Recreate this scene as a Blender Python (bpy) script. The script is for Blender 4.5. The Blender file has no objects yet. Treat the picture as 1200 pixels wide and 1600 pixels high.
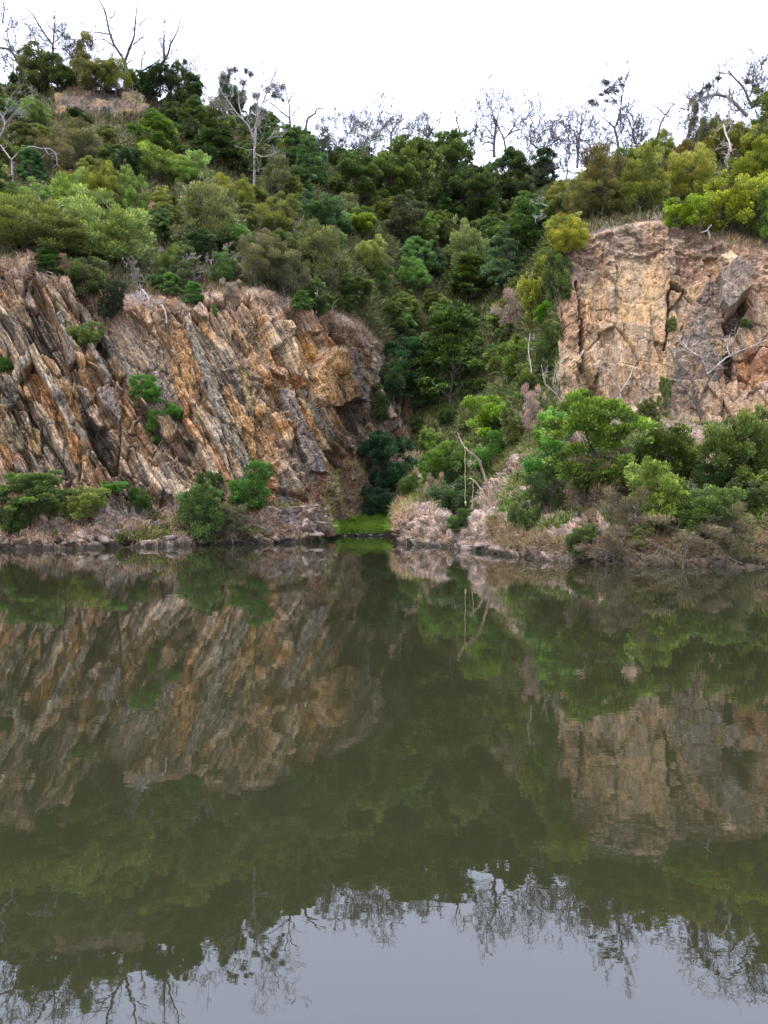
import bpy, math, random
import numpy as np

S = bpy.context.scene
COL = S.collection
H0, F, HZ = 2.6, 1250.0, 778.0           # eye height, focal length and horizon row in photo pixels (1200 x 1600)

# ---------------------------------------------------------------- camera
cd = bpy.data.cameras.new('camera'); cam = bpy.data.objects.new('camera', cd); COL.objects.link(cam)
cam.location = (0, 0, H0); cam.rotation_euler = (math.radians(90), 0, 0)
cd.sensor_fit = 'AUTO'; cd.sensor_width = 36; cd.lens = 36*F/1600; cd.shift_y = -(800-HZ)/1600
cd.clip_start = .1; cd.clip_end = 3000
S.camera = cam
S.render.resolution_x = 768; S.render.resolution_y = 1024
# ---------------------------------------------------------------- world: bright overcast
w = bpy.data.worlds.new('World'); S.world = w; w.use_nodes = True
nt = w.node_tree; nt.nodes.clear()
SUN_EL, SUN_AZ = math.radians(62), math.radians(-128)       # azimuth measured from +Y, clockwise
sky = nt.nodes.new('ShaderNodeTexSky'); sky.sky_type = 'NISHITA'; sky.sun_disc = False
sky.sun_elevation = SUN_EL; sky.sun_rotation = SUN_AZ; sky.dust_density = 4; sky.air_density = 1.2
b1 = nt.nodes.new('ShaderNodeBackground'); b1.inputs[1].default_value = .10
b2 = nt.nodes.new('ShaderNodeBackground'); b2.inputs[0].default_value = (.92, .94, 1.08, 1)
# overcast cloud: three times brighter overhead than at the horizon
wt = nt.nodes.new('ShaderNodeTexCoord'); wsx = nt.nodes.new('ShaderNodeSeparateXYZ'); nt.links.new(wt.outputs['Generated'], wsx.inputs[0])
wm = nt.nodes.new('ShaderNodeMapRange'); nt.links.new(wsx.outputs[2], wm.inputs[0])
for i_, v_ in enumerate((0, .8, 1.1, 4.1)): wm.inputs[i_+1].default_value = v_
nt.links.new(wm.outputs[0], b2.inputs[1])
wc = nt.nodes.new('ShaderNodeMix'); wc.data_type = 'RGBA'; wc.inputs[6].default_value = (.97, .97, 1.0, 1); wc.inputs[7].default_value = (.84, .91, 1.20, 1)
wf = nt.nodes.new('ShaderNodeMapRange'); nt.links.new(wsx.outputs[2], wf.inputs[0]); wf.inputs[2].default_value = .6
nt.links.new(wf.outputs[0], wc.inputs[0]); nt.links.new(wc.outputs[2], b2.inputs[0])
ad = nt.nodes.new('ShaderNodeAddShader'); wo = nt.nodes.new('ShaderNodeOutputWorld')
nt.links.new(sky.outputs[0], b1.inputs[0]); nt.links.new(b1.outputs[0], ad.inputs[0])
nt.links.new(b2.outputs[0], ad.inputs[1]); nt.links.new(ad.outputs[0], wo.inputs[0])
# ---------------------------------------------------------------- sun through cloud
ld = bpy.data.lights.new('sun', 'SUN'); ld.energy = 4.5; ld.angle = math.radians(12); ld.color = (1, .93, .80)
lo = bpy.data.objects.new('sun', ld); COL.objects.link(lo)
sx, sy, sz = math.sin(SUN_AZ)*math.cos(SUN_EL), math.cos(SUN_AZ)*math.cos(SUN_EL), math.sin(SUN_EL)
from mathutils import Vector
lo.rotation_euler = Vector((sx, sy, sz)).to_track_quat('Z', 'Y').to_euler()
lo.location = (0, -20, 60)
# ---------------------------------------------------------------- exposure
S.view_settings.view_transform = 'Standard'; S.view_settings.look = 'None'
S.view_settings.exposure = -0.25; S.view_settings.gamma = 1; S.view_settings.use_curve_mapping = False
try:
    S.cycles.max_bounces = 6; S.cycles.diffuse_bounces = 3; S.cycles.glossy_bounces = 3
    S.cycles.transmission_bounces = 3; S.cycles.transparent_max_bounces = 4
except Exception: pass

R = np.random.RandomState(7)
# ================================================================ noise
def hsh(ix, iy, seed):
    h = (ix.astype(np.int64)*374761393 + iy.astype(np.int64)*668265263 + seed*974634777) & 0xffffffff
    h = ((h ^ (h >> 13))*1274126177) & 0xffffffff
    h = ((h ^ (h >> 16))*2246822519) & 0xffffffff
    return ((h ^ (h >> 15)) & 0xffffff)/float(0x1000000)
def vnoise(x, y, seed=0):
    ix = np.floor(x); iy = np.floor(y); fx = x-ix; fy = y-iy
    fx = fx*fx*(3-2*fx); fy = fy*fy*(3-2*fy)
    a = hsh(ix, iy, seed); b = hsh(ix+1, iy, seed); c = hsh(ix, iy+1, seed); d = hsh(ix+1, iy+1, seed)
    return (a*(1-fx)+b*fx)*(1-fy)+(c*(1-fx)+d*fx)*fy
def fbm(x, y, seed=0, o=4, g=.5):
    t = 0; a = 1; s = 0
    for i in range(o):
        t = t + a*(vnoise(x, y, seed+i*17)-.5); s += a; a *= g; x = x*2.03+11.3; y = y*2.03+5.7
    return t/s*2
def vor(x, y, seed=0, jit=.9):
    ix = np.floor(x); iy = np.floor(y)
    f1 = np.full(x.shape, 9.); f2 = np.full(x.shape, 9.); rid = np.zeros(x.shape); ox = np.zeros(x.shape); oy = np.zeros(x.shape); r2 = np.zeros(x.shape)
    for i in (-1, 0, 1):
        for j in (-1, 0, 1):
            cx = ix+i; cy = iy+j
            px = cx+.5+jit*(hsh(cx, cy, seed)-.5); py = cy+.5+jit*(hsh(cx, cy, seed+1)-.5)
            dx = x-px; dy = y-py; d = np.sqrt(dx*dx+dy*dy)
            n = d < f1
            f2 = np.where(n, f1, np.minimum(f2, d)); f1 = np.where(n, d, f1)
            ox = np.where(n, dx, ox); oy = np.where(n, dy, oy)
            rid = np.where(n, hsh(cx, cy, seed+2), rid); r2 = np.where(n, hsh(cx, cy, seed+3), r2)
    return rid, r2, f2-f1, ox, oy
def sstep(a, b, x):
    t = np.clip((x-a)/(b-a), 0, 1); return t*t*(3-2*t)
def inpoly(px, py, poly):
    r = np.zeros(px.shape, bool); n = len(poly)
    for i in range(n):
        x0, y0 = poly[i]; x1, y1 = poly[(i+1) % n]
        if y0 == y1: continue
        c = ((y0 > py) != (y1 > py)) & (px < (x1-x0)*(py-y0)/(y1-y0)+x0)
        r ^= c
    return r
# ================================================================ helpers
def mesh_np(name, V, Fq, mat, parent=None, attrs=None, smooth=False, tris=False, vcol=None):
    V = np.asarray(V, np.float32).reshape(-1, 3); k = 3 if tris else 4
    Fq = np.asarray(Fq, np.int32).reshape(-1, k)
    me = bpy.data.meshes.new(name)
    me.vertices.add(len(V)); me.vertices.foreach_set('co', V.ravel())
    me.loops.add(Fq.size); me.loops.foreach_set('vertex_index', Fq.ravel())
    me.polygons.add(len(Fq)); me.polygons.foreach_set('loop_start', np.arange(0, Fq.size, k, dtype=np.int32))
    me.polygons.foreach_set('loop_total', np.full(len(Fq), k, np.int32))
    me.update(calc_edges=True)
    if smooth: me.polygons.foreach_set('use_smooth', np.ones(len(Fq), bool))
    if attrs is not None:
        for an, (dom, val) in attrs.items():
            a = me.attributes.new(an, 'FLOAT', dom); a.data.foreach_set('value', np.asarray(val, np.float32).ravel())
    if vcol is not None:
        a = me.attributes.new('tone', 'FLOAT_COLOR', 'POINT')
        c = np.ones((len(V), 4), np.float32); c[:, :3] = vcol; a.data.foreach_set('color', c.ravel())
    me.materials.append(mat)
    o = bpy.data.objects.new(name, me); COL.objects.link(o)
    if parent is not None: o.parent = parent
    return o
def tag(o, label=None, cat=None, group=None, kind=None):
    if label: o['label'] = label
    if cat: o['category'] = cat
    if group: o['group'] = group
    if kind: o['kind'] = kind
    return o
def empty(name, loc, label, cat, group=None):
    o = bpy.data.objects.new(name, None); COL.objects.link(o); o.location = loc; o.empty_display_size = .3
    return tag(o, label, cat, group)
# ================================================================ materials
def newmat(name):
    m = bpy.data.materials.new(name); m.use_nodes = True; m.node_tree.nodes.clear(); return m, m.node_tree
class N:
    def __init__(s, nt): s.nt = nt
    def __call__(s, t, **kw):
        n = s.nt.nodes.new('ShaderNode'+t)
        for k, v in kw.items(): setattr(n, k, v)
        return n
    def l(s, a, b): s.nt.links.new(a, b)
    def math(s, op, a, b=None):
        n = s('Math', operation=op)
        for i, v in enumerate((a, b)):
            if v is None: continue
            if isinstance(v, (int, float)): n.inputs[i].default_value = v
            else: s.l(v, n.inputs[i])
        return n.outputs[0]
    def mapr(s, x, a, b, c, d):
        n = s('MapRange'); s.l(x, n.inputs[0])
        for i, v in enumerate((a, b, c, d)): n.inputs[i+1].default_value = v
        return n.outputs[0]
    def mix(s, f, a, b, bt='MIX'):
        n = s('Mix', data_type='RGBA', blend_type=bt)
        for i, v in ((0, f), (6, a), (7, b)):
            if isinstance(v, (int, float)): n.inputs[i].default_value = v
            elif isinstance(v, tuple): n.inputs[i].default_value = v+(1,)
            else: s.l(v, n.inputs[i])
        return n.outputs[2]
    def noise(s, vec, scale, det=4, rough=.55):
        n = s('TexNoise'); n.inputs['Scale'].default_value = scale; n.inputs['Detail'].default_value = det; n.inputs['Roughness'].default_value = rough
        if vec is not None: s.l(vec, n.inputs['Vector'])
        return n.outputs[0]
def ground_mat(name, rotdeg, stretch, bump=.5, streak=.55, rough=.9, fs=1.0, crack=.55):
    m, nt = newmat(name); n = N(nt)
    tc = n('TexCoord'); mp = n('Mapping'); n.l(tc.outputs['Object'], mp.inputs[0])
    mp.inputs['Rotation'].default_value = (0, math.radians(rotdeg), 0); mp.inputs['Scale'].default_value = (1, 1, 1)
    mp2 = n('Mapping'); n.l(mp.outputs[0], mp2.inputs[0]); mp2.inputs['Scale'].default_value = (1, 1, stretch)
    at = n('Attribute'); at.attribute_name = 'tone'
    n1 = n.noise(mp2.outputs[0], 3.2*fs, 6, .65); n2 = n.noise(mp.outputs[0], 9*fs, 5, .7); n3 = n.noise(mp2.outputs[0], 1.1*fs, 4, .6)
    c = n.mix(1.0, at.outputs['Color'], n.mapr(n1, .28, .72, 1-streak, 1+streak), 'MULTIPLY')
    mulv = n.mapr(n2, .32, .66, .38, 1.5)
    c = n.mix(1.0, c, mulv, 'MULTIPLY')
    warm = n.mix(n.mapr(n3, .35, .65, 0, 1), (1.12, .97, .80), (.90, 1.0, 1.12))
    c = n.mix(.75, c, warm, 'MULTIPLY')
    # cracks along the bedding
    vo = n('TexVoronoi', feature='DISTANCE_TO_EDGE'); vo.inputs['Scale'].default_value = 2.6*fs; n.l(mp2.outputs[0], vo.inputs['Vector'])
    cr = n.mapr(vo.outputs['Distance'], 0, .05, .42, 1)
    c = n.mix(crack, c, cr, 'MULTIPLY')
    p = n('BsdfPrincipled'); n.l(c, p.inputs['Base Color']); p.inputs['Roughness'].default_value = rough
    p.inputs['Specular IOR Level'].default_value = .25
    h = n.math('ADD', n.math('MULTIPLY', n1, .5), n.math('ADD', n.math('MULTIPLY', n2, .35), n.math('MULTIPLY', n.mapr(vo.outputs['Distance'], 0, .08, 0, 1), .45*crack)))
    bp = n('Bump'); bp.inputs['Strength'].default_value = bump; bp.inputs['Distance'].default_value = .25; n.l(h, bp.inputs['Height'])
    n.l(bp.outputs[0], p.inputs['Normal'])
    o = n('OutputMaterial'); n.l(p.outputs[0], o.inputs[0]); return m
M_CL = ground_mat('left_cliff_rock', 28, .13, 1.0, .7, crack=.5)
M_CR = ground_mat('right_cliff_rock', -5, .22, .6, .5, crack=.1)
M_SOIL = ground_mat('hill_soil', 0, .8, .8, .5)
M_BANK = ground_mat('bank_soil', 20, .6, .9, .6, fs=1.6, crack=.3)

def leaf_mat(name, transl=.22, vmin=.35, vmax=1.7):
    m, nt = newmat(name); n = N(nt)
    oi = n('ObjectInfo'); at = n('Attribute'); at.attribute_name = 'tint'
    tip = n('Attribute'); tip.attribute_name = 'tip'
    c = n.mix(1.0, n.mix(1.0, oi.outputs['Color'], (1.50, 1.30, 1.15), 'MULTIPLY'), n.mapr(at.outputs['Fac'], 0, 1, vmin, vmax), 'MULTIPLY')
    # fresh growth is yellower and paler, also painting the lit clump tops brighter
    c = n.mix(n.math('MULTIPLY', tip.outputs['Fac'], .75), c, n.mix(1.0, c, (2.9, 2.35, 1.6), 'MULTIPLY'))
    hv = n('HueSaturation'); n.l(c, hv.inputs['Color']); n.l(n.mapr(oi.outputs['Random'], 0, 1, .49, .51), hv.inputs['Hue'])
    c = hv.outputs[0]
    d = n('BsdfPrincipled'); n.l(c, d.inputs['Base Color']); d.inputs['Roughness'].default_value = .55; d.inputs['Specular IOR Level'].default_value = .3
    t = n('BsdfTranslucent'); n.l(n.mix(1.0, c, (1.2, 1.25, .7), 'MULTIPLY'), t.inputs[0])
    mx = n('MixShader'); mx.inputs[0].default_value = transl; n.l(d.outputs[0], mx.inputs[1]); n.l(t.outputs[0], mx.inputs[2])
    o = n('OutputMaterial'); n.l(mx.outputs[0], o.inputs[0]); return m
M_LEAF = leaf_mat('foliage')
M_DRY = leaf_mat('dry_foliage', .1, .5, 1.5)
def bark_mat(name):
    m, nt = newmat(name); n = N(nt)
    oi = n('ObjectInfo'); tc = n('TexCoord'); mp = n('Mapping'); n.l(tc.outputs['Object'], mp.inputs[0]); mp.inputs['Scale'].default_value = (1, 1, .3)
    ns = n.noise(mp.outputs[0], 9, 5, .7)
    c = n.mix(1.0, oi.outputs['Color'], n.mapr(ns, .3, .7, .5, 1.5), 'MULTIPLY')
    p = n('BsdfPrincipled'); n.l(c, p.inputs['Base Color']); p.inputs['Roughness'].default_value = .85
    bp = n('Bump'); bp.inputs['Strength'].default_value = .6; bp.inputs['Distance'].default_value = .05; n.l(ns, bp.inputs['Height']); n.l(bp.outputs[0], p.inputs['Normal'])
    o = n('OutputMaterial'); n.l(p.outputs[0], o.inputs[0]); return m
M_BARK = bark_mat('bark')
# water: murky olive body under a reflecting surface
def water_mat():
    m, nt = newmat('lake_water'); n = N(nt)
    tc = n('TexCoord'); mp = n('Mapping'); n.l(tc.outputs['Object'], mp.inputs[0]); mp.inputs['Scale'].default_value = (.7, 1.0, 1)
    a = n.noise(mp.outputs[0], 3.0, 2, .5); b = n.noise(mp.outputs[0], .55, 2, .5); c = n.noise(mp.outputs[0], 11, 2, .5)
    area = n.mapr(n.noise(tc.outputs['Object'], .12, 2, .5), .35, .65, .35, 1.0)
    h = n.math('ADD', n.math('MULTIPLY', n.math('MULTIPLY', a, .0012), area), n.math('ADD', n.math('MULTIPLY', b, .0028), n.math('MULTIPLY', n.math('MULTIPLY', c, .0003), area)))
    bp = n('Bump'); bp.inputs['Strength'].default_value = 1; bp.inputs['Distance'].default_value = 1.0; n.l(h, bp.inputs['Height'])
    d = n('BsdfDiffuse'); d.inputs[0].default_value = (.0170, .0180, .0080, 1)
    g = n('BsdfGlossy'); g.inputs['Roughness'].default_value = .012; g.inputs[0].default_value = (.93, .93, .97, 1); n.l(bp.outputs[0], g.inputs['Normal'])
    fr = n('Fresnel'); fr.inputs[0].default_value = 1.74; n.l(bp.outputs[0], fr.inputs['Normal'])
    mx = n('MixShader'); n.l(fr.outputs[0], mx.inputs[0]); n.l(d.outputs[0], mx.inputs[1]); n.l(g.outputs[0], mx.inputs[2])
    o = n('OutputMaterial'); n.l(mx.outputs[0], o.inputs[0]); return m
M_WATER = water_mat()
def plain_mat(name, col, rough=.8, var=.3, sc=6):
    m, nt = newmat(name); n = N(nt)
    tc = n('TexCoord'); ns = n.noise(tc.outputs['Object'], sc, 4, .6)
    c = n.mix(1.0, col, n.mapr(ns, .3, .7, 1-var, 1+var), 'MULTIPLY')
    p = n('BsdfPrincipled'); n.l(c, p.inputs['Base Color']); p.inputs['Roughness'].default_value = rough
    o = n('OutputMaterial'); n.l(p.outputs[0], o.inputs[0]); return m

# ================================================================ terrain loft: profile (water edge .. ridge) per sight column
# px : W, (row, distance) of bank top, terrace, cliff foot, cliff top, mid hill, upper hill, ridge
T = {
 -500: (862, (838, 39.3), (815, 40.2), (795, 41.0), (395, 46.0), (295, 58), (195, 74), (120, 90)),
 0:    (858, (840, 41.0), (818, 41.8), (795, 42.6), (415, 47.5), (310, 60), (215, 74), (128, 90)),
 100:  (857, (838, 41.6), (815, 42.4), (790, 43.3), (442, 48.5), (330, 60), (220, 75), (132, 88)),
 200:  (855, (832, 42.7), (808, 43.4), (785, 44.3), (476, 49.5), (350, 61), (235, 76), (138, 88)),
 300:  (852, (832, 44.5), (808, 45.0), (785, 45.8), (475, 50.5), (370, 62), (255, 78), (172, 90)),
 400:  (850, (830, 45.6), (806, 46.2), (785, 46.8), (460, 52.0), (370, 64), (275, 82), (205, 95)),
 490:  (846, (828, 48.2), (805, 48.7), (785, 49.2), (488, 54.0), (390, 67), (300, 86), (240, 102)),
 512:  (844, (826, 49.6), (800, 50.2), (775, 50.8), (495, 55.0), (392, 69), (303, 88), (245, 104)),
 524:  (838, (826, 55.2), (800, 56.0), (762, 56.8), (500, 58.0), (395, 71), (305, 90), (250, 105)),
 560:  (838, (822, 56.5), (795, 58.5), (735, 60.0), (515, 62.0), (398, 74), (308, 93), (258, 108)),
 600:  (838, (818, 57.5), (790, 60.0), (705, 63.0), (560, 66.0), (420, 77), (315, 96), (265, 113)),
 614:  (838, (812, 57.5), (788, 60.0), (700, 64.0), (590, 66.5), (430, 78), (318, 97), (268, 115)),
 626:  (849, (805, 47.8), (788, 58.0), (698, 64.0), (610, 67.0), (440, 79), (320, 98), (270, 116)),
 650:  (851, (798, 46.5), (790, 53.0), (698, 64.0), (620, 67.0), (450, 80), (330, 100), (272, 118)),
 700:  (856, (800, 44.0), (791, 50.0), (708, 60.0), (635, 65.0), (470, 80), (350, 100), (275, 122)),
 750:  (861, (812, 41.5), (795, 46.0), (700, 56.0), (628, 62.0), (490, 78), (360, 100), (278, 123)),
 800:  (868, (825, 38.0), (770, 43.0), (690, 48.5), (600, 54.0), (470, 72), (350, 98), (285, 122)),
 850:  (873, (838, 35.6), (780, 39.5), (690, 44.5), (580, 49.5), (450, 60), (340, 85), (288, 115)),
 866:  (875, (838, 35.2), (780, 39.3), (680, 45.5), (545, 50.5), (425, 58), (330, 80), (288, 110)),
 872:  (876, (838, 35.0), (775, 39.2), (655, 47.0), (455, 50.5), (390, 57), (325, 78), (288, 107)),
 880:  (877, (837, 34.6), (770, 39.0), (642, 47.6), (402, 50.8), (355, 58), (315, 76), (286, 102)),
 900:  (878, (837, 34.2), (765, 39.0), (640, 48.0), (374, 51.0), (335, 60), (305, 75), (282, 98)),
 960:  (881, (838, 33.4), (748, 39.0), (637, 48.5), (358, 51.5), (318, 60), (295, 72), (272, 90)),
 1030: (883, (840, 32.5), (745, 39.0), (645, 48.0), (348, 51.0), (302, 59), (272, 70), (245, 82)),
 1100: (885, (834, 32.0), (740, 38.5), (655, 47.5), (375, 50.5), (302, 58), (255, 68), (215, 78)),
 1200: (885, (825, 31.8), (740, 38.0), (665, 46.5), (395, 49.5), (302, 57), (245, 66), (195, 74)),
 1700: (888, (822, 31.0), (740, 37.0), (665, 45.0), (390, 48.0), (290, 55), (210, 64), (140, 72)),
}
tk = sorted(T)
def nodes_of(k):
    W, *rest = T[k]; dW = H0*F/(W-HZ)
    L = [(dW-3.5, -2.0), (dW, -.02)]
    for (py, d) in rest: L.append((d, H0+(HZ-py)/F*d))
    d, z = L[-1]; L += [(d+14, z-1.0), (d+60, z-22)]
    return L
NT = np.array([nodes_of(k) for k in tk])             # columns x nodes x (d, z)
cols = np.concatenate([np.arange(-500, -220, 8.), np.arange(-220, -16, 2.6), np.arange(-16, 1216, 1.3), np.arange(1216, 1440, 2.6), np.arange(1440, 1701, 8.)])
NU = len(cols)
ND = np.stack([np.stack([np.interp(cols, tk, NT[:, j, c]) for c in (0, 1)], -1) for j in range(NT.shape[1])], 1)
ker = np.exp(-np.linspace(-2, 2, 9)**2); ker /= ker.sum()
for j in range(ND.shape[1]):
    for c in (0, 1):
        a = np.pad(ND[:, j, c], 4, mode='edge'); ND[:, j, c] = np.convolve(a, ker, 'valid')
SEG = [5, 34, 34, 44, 280, 56, 44, 40, 6, 6]
vs = [0.0]
for i, s in enumerate(SEG): vs += list(i+(np.arange(s)+1)/s)
vs = np.array(vs); NV = len(vs)
i0 = np.minimum(vs.astype(int), len(SEG)-1); fr = vs-i0
DB = ND[:, i0, 0]*(1-fr)+ND[:, i0+1, 0]*fr              # NU x NV distance
ZB = ND[:, i0, 1]*(1-fr)+ND[:, i0+1, 1]*fr
# round the profile corners a little
for A in (DB, ZB):
    P = np.pad(A, ((0, 0), (6, 6)), mode='edge'); k13 = np.hanning(15)[1:-1]; k13 /= k13.sum()
    A[:] = sum(P[:, i:i+NV]*k13[i] for i in range(13))
XB = (cols[:, None]-600)/F*DB
PYB = HZ-(ZB-H0)/DB*F
PXB = np.repeat(cols[:, None], NV, 1); VV = np.repeat(vs[None], NU, 0)
# smooth base normals
def grid_normals(X, Y, Z):
    g = [np.stack(np.gradient(A), -1) for A in (X, Y, Z)]
    u = np.stack([q[..., 0] for q in g], -1); v = np.stack([q[..., 1] for q in g], -1)
    n = np.cross(u, v); n /= np.linalg.norm(n, axis=-1, keepdims=True)+1e-9; return n
NB = grid_normals(XB, DB, ZB)
if NB[NU//2, NV//2, 1] > 0: NB = -NB
# ---- masks
left = 1-sstep(636, 650, PXB); right = sstep(866, 876, PXB)
inC = sstep(3.85, 4.02, VV)*(1-sstep(4.97, 5.10, VV))
wL = left*sstep(3.6, 3.95, VV)*(1-sstep(4.97, 5.15, VV)); wR = right*inC
wBank = sstep(.8, 1.05, VV)*(1-sstep(3.5, 3.9, VV))
wMid = (1-left)*(1-right)*inC
hill = sstep(5.0, 5.25, VV)
# ---- left cliff relief: beds dipping down to the right
X, Z, Y = XB, ZB, DB
wx = X+.35*fbm(X*.2, Z*.2, 3)+.05*fbm(X*1.3, Z*1.3, 5); wz = Z+.2*fbm(X*.3, Z*.3, 9)
th = math.radians(63); 
th = np.radians(58+8*sstep(-20, -2, X))
al = wx*np.cos(th)-wz*np.sin(th); ac = wx*np.sin(th)+wz*np.cos(th)
def strips(t, seed):        # sawtooth beds, returns offset
    i = np.floor(t); f = t-i; a = hsh(i, i*0, seed); b = hsh(i, i*0+3, seed); return a-.5+(f-.5)*(b-.3)*1.3, a
s1, sid = strips(ac/1.25+.12*fbm(al*.10, ac*.3, 21), 31)
s2, _ = strips(ac/.5, 35); s3, _ = strips(ac/.21+.1*fbm(al*.3, ac, 37), 38); s4, _ = strips(ac/.10+.2*fbm(al*.4, ac, 39), 40)
r1, q1, e1, ox1, oy1 = vor(ac/1.05, al/6.0, 41)
r2, q2, e2, ox2, oy2 = vor(ac/.42, al/2.0, 51)
r3, q3, e3, ox3, oy3 = vor(ac/.17, al/.55, 61)
brk = .35+1.15*sstep(-.15, .35, fbm(X*.28+3, Z*.28, 57)+.25*(X < -11))
fine_ = .4+.9*sstep(-.2, .3, fbm(X*.35+8, Z*.35, 59))
dL = .75*s1+.30*s2+1.15*((r1-.5)+1.0*ox1*(q1-.35)+.5*oy1*(r1-.5))+.62*brk*((r2-.5)+1.3*ox2*(q2-.4)+.9*oy2*(r2-.5))+.13*((r3-.5)+1.3*ox3*(q3-.5))*fine_+.15*s3+.08*s4
dL -= .45*np.exp(-e1/.03)+.26*brk*np.exp(-e2/.045)
dL += .10*fbm(X*2.5, Z*2.5, 71)
# ---- right cliff relief: steep ribs, rough weathered rim
u1, p1, f1_, gx1, gy1 = vor(wx/1.5+.15*wz, wz/3.6, 81)
u2, p2, f2_, gx2, gy2 = vor(wx/.6+.2*wz, wz/1.1, 91)
u3, p3, f3_, gx3, gy3 = vor(wx/.22, wz/.36, 97)
dR = .85*((u1-.5)+.9*gx1*(p1-.5)+.5*gy1*(u1-.4))+.26*((u2-.5)+1.2*gx2*(p2-.5)+.6*gy2*(u2-.5))+.08*((u3-.5)+1.3*gx3*(p3-.5))
dR += .45*fbm(X*1.1, Z*.2, 101)+.10*fbm(X*3, Z*1.0, 103)-.40*np.exp(-f1_/.03)*sstep(.1, .5, fbm(X*.35, Z*.35, 105)+.25)*.8-.08*np.exp(-f2_/.04)
rim = sstep(4.62, 4.9, VV+.05*fbm(X*.4, Z*.4, 107))
dR = dR*(1-.55*rim)+rim*(.22*fbm(X*1.6, Z*2.2, 109)+.2*(vor(X*1.7, Z*2.2, 111)[0]-.5))
# ---- banks
b1_, b2_, b3_, bx1, by1 = vor(X/.95+.4*Z, (Z*.9+Y*.55)/.5, 121)
c1_, c2_, c3_, cx1, cy1 = vor(X/.38+.4*Z, (Z*.9+Y*.55)/.24, 131)
dBk = .60*((b1_-.5)+1.0*bx1*(b2_-.5)+.6*by1)+.26*((c1_-.5)+1.2*cx1*(c2_-.5))+.28*fbm(X*.6, Y*.6+Z, 141)+.10*fbm(X*3, Y*3+Z*2, 143)-.12*np.exp(-b3_/.06)
low = sstep(1.0, 1.5, VV)
dH = .9*fbm(X*.12, Y*.12, 151)+.35*fbm(X*.7, Y*.7, 153, 5)
grassm = (inpoly(PXB, PYB, [(514, 842), (514, 825), (545, 818), (585, 806), (602, 792), (614, 790), (617, 842)])).astype(float)
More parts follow.
